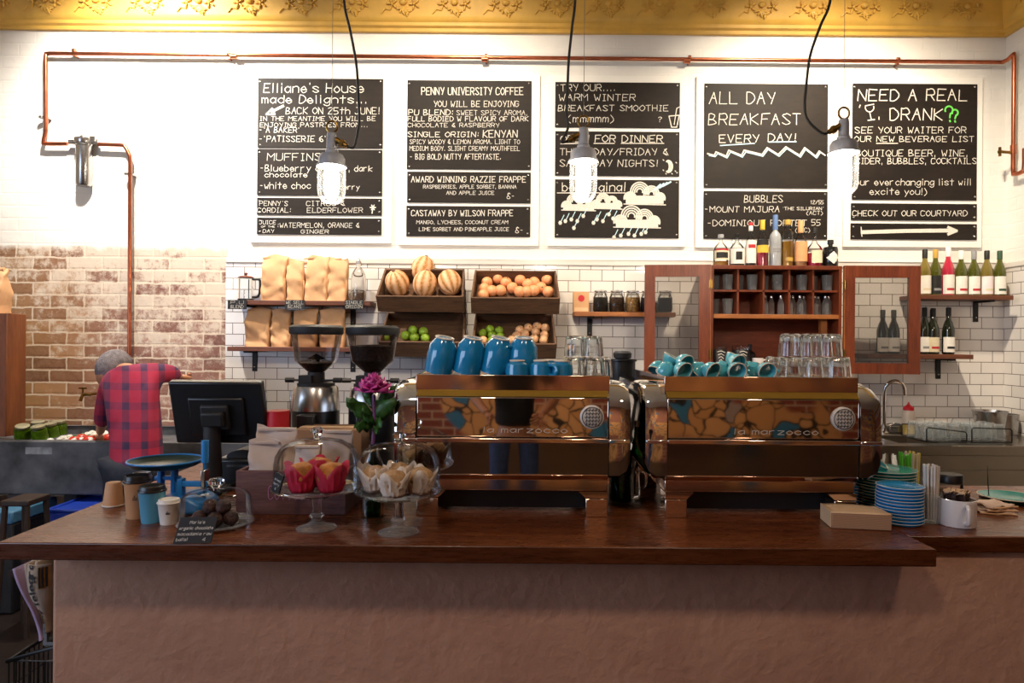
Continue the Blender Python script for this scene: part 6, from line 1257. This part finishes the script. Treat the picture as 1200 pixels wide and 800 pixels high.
def paper(label, xs, y0, mat, text=None, yw=.22):
    t = thing('newspaper', label, 'newspaper', (xe, 1.86, 0), None, 'folded newspapers at the end of the counter'); pts = smooth([(P(x, y, 1.86).x-xe, 0, P(x, y, 1.86).z) for x, y in xs], 4)
    rows = [[(q.x+.0*j, -.005*math.sin(i*.5)+y0+.0+yw*j/3, q.z) for j in range(4)] for i, q in enumerate(pts)]
    build('folded_sheets', MB().sheet(rows), mat, t, solid=.008, sharp=70)
    return t
paper('violet edged newspaper, outermost in the pocket', [(16, 666), (26, 690), (36, 715), (46, 742), (49, 750)], .0, npv)
paper('pale newspaper second from outside in the pocket', [(27, 662), (33, 690), (41, 715), (50, 747)], .01, npap)
paper('newspaper curling open in the middle of the pocket', [(37, 661), (38, 685), (45, 710), (54, 730), (53, 748)], .02, npap)
# front page turned to the room, with masthead
t = thing('newspaper', 'newspaper whose masthead curves down facing the room', 'newspaper', (xe, 1.85, 0), None, 'folded newspapers at the end of the counter')
A = [(33, 661), (32, 675), (34, 692), (40, 706), (47, 715), (53, 727), (55, 740)]; B_ = [(59, 661), (59, 672), (59, 686), (59, 700), (59, 715), (59, 727), (59, 740)]
ra = smooth([(P(x, y, 1.85).x-xe, 0, P(x, y, 1.85).z) for x, y in A], 4); rb = smooth([(P(x, y, 1.85).x-xe, .01, P(x, y, 1.85).z) for x, y in B_], 4)
page = [[tuple(a.lerp(b_, j/5) + Vector((0, -.012*math.sin(math.pi*j/5), 0))) for j in range(6)] for a, b_ in zip(ra, rb)]
build('front_page', MB().sheet(page), npap, t, solid=.004, sharp=70)
def pg(u, v):                                     # u along the curl downwards 0-1, v across 0-1
    i = u*(len(ra)-1); k = min(int(i), len(ra)-2); a = ra[k].lerp(ra[k+1], i-k); b_ = rb[k].lerp(rb[k+1], i-k); q = a.lerp(b_, v); return (q.x, q.y - .012*math.sin(math.pi*v) - .0035, q.z)
L = MB(); write(L, 'Daily Telegra', .99, .0, .0, .3, .05, lambda x, y: pg(max(.0, min(1, x)), .36-y), ydown=False, jit=0)
L.f = [f for f in L.f]; build('masthead', L, ink, t, recalc=False)
build('headline_block', MB().sheet([[pg(u, v) for v in (.55, .75, .95)] for u in (.05, .15, .25, .34)]), mk('newsprint_gold', '#a8782e', .8, var=.3, scale=60), t)
L = MB()
for k in range(3):
    for q in range(4): ribbon(L, [(.07+.065*q, .62+.12*k), (.115+.065*q, .62+.12*k)], .07, lambda x, y: (lambda q_: (q_[0], q_[1]-.001, q_[2]))(pg(x, y)))
build('printed_lines', L, ink, t, recalc=False)
p = Vector((P(45, 785, 1.9).x, 1.95, 0)); t = thing('wire_basket', 'black wire mesh basket at the foot of the counter\'s left end', 'basket', p); zb1 = P(45, 764, 1.9).z
mb = MB(); w = .12
zt_ = zb1
for k in range(9):
    z = .02+(zt_-.04)*k/8
    mb.tube([(-.075, -.06, z), (.045, -.06, z), (.045, .1, z), (-.075, .1, z)], .0022, 5, closed=True)
for k in range(7): x = -.075+.02*k; mb.tube([(x, -.06, .02), (x, -.06, zt_-.02)], .0022, 5)
for k in range(9): y = -.06+.02*k; mb.tube([(-.075, y, .02), (-.075, y, zt_-.02)], .0022, 5)
build('mesh', mb, 'iron', t); build('rim', MB().tube([(-.077, -.062, zt_-.02), (.047, -.062, zt_+.02), (.047, .1, zt_+.02), (-.077, .1, zt_-.02)], .006, 8, closed=True), 'iron', t); build('base', MB().box(-.077, .047, -.062, .102, 0, .02), 'iron', t)
# ---------------------------------------------------------------- people
def skin_mesh(verts, edges, radii, root=0, sub=2):
    me = bpy.data.meshes.new('tmp'); me.from_pydata(verts, edges, []); o = bpy.data.objects.new('tmp', me); COL.objects.link(o)
    o.modifiers.new('s', 'SKIN'); s2 = o.modifiers.new('u', 'SUBSURF'); s2.levels = sub; s2.render_levels = sub
    sv = me.skin_vertices[0].data
    for i, r in enumerate(radii): sv[i].radius = (r, r) if not isinstance(r, tuple) else r; sv[i].use_root = (i == root)
    dg = bpy.context.evaluated_depsgraph_get(); dg.update(); ev = o.evaluated_get(dg); m2 = bpy.data.meshes.new_from_object(ev); mb = MB(); mb.add([v.co[:] for v in m2.vertices], [tuple(p.vertices) for p in m2.polygons])
    bpy.data.objects.remove(o); bpy.data.meshes.remove(me); bpy.data.meshes.remove(m2); return mb
class Sk:
    def __init__(s): s.v = []; s.e = []; s.r = []
    def add(s, p, r, par=None):
        s.v.append(tuple(p)); s.r.append(r)
        if par is not None: s.e.append((par, len(s.v)-1))
        return len(s.v)-1
    def chain(s, par, items):
        for p, r in items: par = s.add(p, r, par)
        return par
    def mesh(s, sub=2): return skin_mesh(s.v, s.e, s.r, 0, sub)
def head_mb(Mx, flip=1):
    def fn(x, y, z):                              # y- is the face
        k = 1.0
        if y < 0: k += .05*math.exp(-((x/.18)**2 + ((z+.12)/.16)**2))*3.2*(-y) - .04*math.exp(-(((abs(x)-.36)/.16)**2 + ((z-.08)/.14)**2))
        if z < -.3: k *= 1 - .12*(-z-.3)*(1 if y > 0 else .3)
        if y < 0 and z < -.4: k += .02*math.exp(-((x/.3)**2 + ((z+.55)/.08)**2))
        return k
    mb = MB().ell(0, 0, 0, .074, .094, .115, 28, 20, Mx, fn)
    for s in (-1, 1): mb.ell(s*.075, .01, -.005, .012, .02, .03, 8, 6, Mx)
    return mb
def hand(mb_add, wrist, d, side, up, curl=.5):    # five separate short skinned chains merged into the body mesh
    d = d.normalized(); side = (side - d*side.dot(d)).normalized(); nrm = d.cross(side).normalized()
    pm2 = Sk(); a = pm2.add(wrist, .021); a = pm2.chain(a, [(wrist+d*.04, (.03, .018)), (wrist+d*.08, (.034, .015))]); mb_add(pm2.mesh(1))
    for i, (o, ln) in enumerate(((-.03, .062), (-.01, .074), (.01, .07), (.029, .055))):
        f = Sk(); b0 = wrist+d*.065+side*o; a = f.add(b0, .0095); q = b0; dd = d
        for k in range(3):
            dd = (Matrix.Rotation(curl*.55, 4, side) @ dd); q = q + dd*ln*(.45, .32, .25)[k]; a = f.add(q, (.009, .0085, .0072)[k], a)
        mb_add(f.mesh(1))
    f = Sk(); b0 = wrist+d*.025-side*.022; a = f.add(b0, .011); a = f.chain(a, [(b0-side*.022+d*.02, .0105), (b0-side*.034+d*.045, .009), (b0-side*.032+d*.066, .0075)]); mb_add(f.mesh(1))
def merge(dst, src): dst.add(src.v, src.f)
def person_staff():
    Y = 3.66; W_ = lambda px, py, dy=0: P(px, py, Y+dy)
    pel = W_(163, 560); root = Vector((pel.x, Y, 0)); L_ = lambda v: v - root
    t = thing('person', 'person in a red and navy plaid shirt bending over the trough', 'person', root)
    pelv, waist, chest, neckb = W_(160, 548), W_(160, 515, .03), W_(158, 462, .1), W_(152, 434, .17)
    shr, shl = W_(176, 436, .1), W_(132, 446, .17)
    elr, wrr = W_(198, 437, .2), W_(212, 441, .3)
    ell_, wrl = W_(122, 482, .3), W_(117, 508, .42)
    head = W_(133, 436, .28)
    body = Sk(); a = body.add(L_(pelv), (.09, .075)); b = body.chain(a, [(L_(waist), (.09, .075)), (L_(chest), (.1, .08)), (L_(neckb), .052), (L_(neckb.lerp(head, .55)), .048)])
    ch = 2; k = body.chain(ch, [(L_(shr), .05), (L_(elr), .038), (L_(wrr), .024)]); k = body.chain(ch, [(L_(shl), .05), (L_(ell_), .038), (L_(wrl), .024)])
    for s in (-1, 1): body.chain(0, [(Vector((pelv.x+s*.085, Y, .8)) - root, .075), (Vector((pelv.x+s*.1, Y-.01, .45)) - root, .052), (Vector((pelv.x+s*.1, Y+.0, .09)) - root, .036), (Vector((pelv.x+s*.11, Y+.11, .04)) - root, .034)])
    mb = body.mesh(2)
    hm = Matrix.Translation(L_(head)) @ Matrix.Rotation(R(160), 4, 'Z') @ Matrix.Rotation(R(38), 4, 'X')
    merge(mb, head_mb(hm)); hand(lambda m: merge(mb, m), L_(wrr), wrr-elr, Vector((0, .3, 1)), None, .4); hand(lambda m: merge(mb, m), L_(wrl), wrl-ell_, Vector((1, .2, 0)), None, .7)
    build('body', mb, 'skin', t, sharp=180)
    sh = Sk(); a = sh.add(L_(pelv)+Vector((0, 0, -.04)), (.15, .115)); a = sh.chain(a, [(L_(pelv), (.148, .115)), (L_(waist), (.14, .11)), (L_(chest), (.158, .125)), (L_(neckb)-Vector((0, 0, .02)), .075)])
    sh.chain(3, [(L_(shr), .07), (L_(elr), .056), (L_(elr.lerp(wrr, .8)), .044)]); sh.chain(3, [(L_(shl), .07), (L_(ell_), .055), (L_(ell_.lerp(wrl, .55)), .046)])
    build('shirt', sh.mesh(2), 'plaid', t, sharp=180)
    tr = Sk(); a = tr.add(L_(pelv)+Vector((0, 0, .0)), (.125, .105)); 
    for s in (-1, 1): tr.chain(0, [(Vector((pelv.x+s*.088, Y, .78)) - root, .094), (Vector((pelv.x+s*.1, Y-.01, .45)) - root, .068), (Vector((pelv.x+s*.1, Y, .12)) - root, .055)])
    build('trousers', tr.mesh(2), 'denim', t, sharp=180)
    build('hair', MB().ell(0, .014, .022, .084, .1, .11, 24, 16, hm, fn=lambda x, y, z: (1.0 if (y > -.25 or z > .45) else .72)*(1+.03*math.sin(22*x)*math.sin(17*z))), 'hair', t, sharp=180)
    for s in (-1, 1): build('shoe', MB().ell(pelv.x+s*.11-root.x, .08, .045, .05, .13, .045, 16, 10), 'black_matte', t)
def person_standing():
    root = Vector((.02, -.62, 0)); V = lambda x, y, z: Vector((x, y, z))
    t = thing('person', 'person in black top and jeans, seen only reflected in the middle machine\'s panel', 'person', root)
    body = Sk(); a = body.add(V(0, 0, .95), (.1, .08)); body.chain(a, [(V(0, .0, 1.12), (.09, .075)), (V(0, .02, 1.32), (.1, .08)), (V(0, .03, 1.46), .05), (V(0, .05, 1.54), .046)])
    for s in (-1, 1):
        e = V(s*.27, .06, 1.14); w = V(s*.17, .3, 1.06); body.chain(2, [(V(s*.17, .02, 1.38), .05), (e, .037), (w, .024)])
        body.chain(0, [(V(s*.09, 0, .8), .07), (V(s*.1, .01, .46), .05), (V(s*.11, -.01, .09), .036), (V(s*.12, .1, .04), .034)])
    mb = body.mesh(2); hm = Matrix.Translation((0, .07, 1.63)) @ Matrix.Rotation(R(180), 4, 'Z') @ Matrix.Rotation(R(12), 4, 'X'); merge(mb, head_mb(hm))
    for s in (-1, 1): hand(lambda m: merge(mb, m), V(s*.17, .3, 1.06), V(-s*.1, .24, -.08), V(0, 0, 1), None, .5)
    build('body', mb, 'skin', t, sharp=180)
    sh = Sk(); a = sh.add(V(0, 0, .93), (.145, .11)); a = sh.chain(a, [(V(0, 0, 1.0), (.14, .108)), (V(0, 0, 1.12), (.135, .105)), (V(0, .02, 1.32), (.155, .115)), (V(0, .03, 1.44), .07)])
    for s in (-1, 1): sh.chain(3, [(V(s*.18, .02, 1.38), .07), (V(s*.245, .05, 1.2), .06)])
    build('shirt', sh.mesh(2), 'tee', t, sharp=180)
    tr = Sk(); tr.add(V(0, 0, .92), (.125, .1))
    for s in (-1, 1): tr.chain(0, [(V(s*.09, 0, .78), .09), (V(s*.1, .01, .46), .066), (V(s*.11, -.01, .1), .055)])
    build('trousers', tr.mesh(2), 'jeans', t, sharp=180)
    build('hair', MB().ell(0, .014, .024, .082, .1, .108, 24, 16, hm, fn=lambda x, y, z: (1.0 if (y > -.25 or z > .5) else .72)), 'black_matte', t, sharp=180)
    for s in (-1, 1): build('shoe', MB().ell(s*.12, .07, .045, .05, .13, .045, 16, 10), 'black_matte', t)
person_staff(); person_standing()
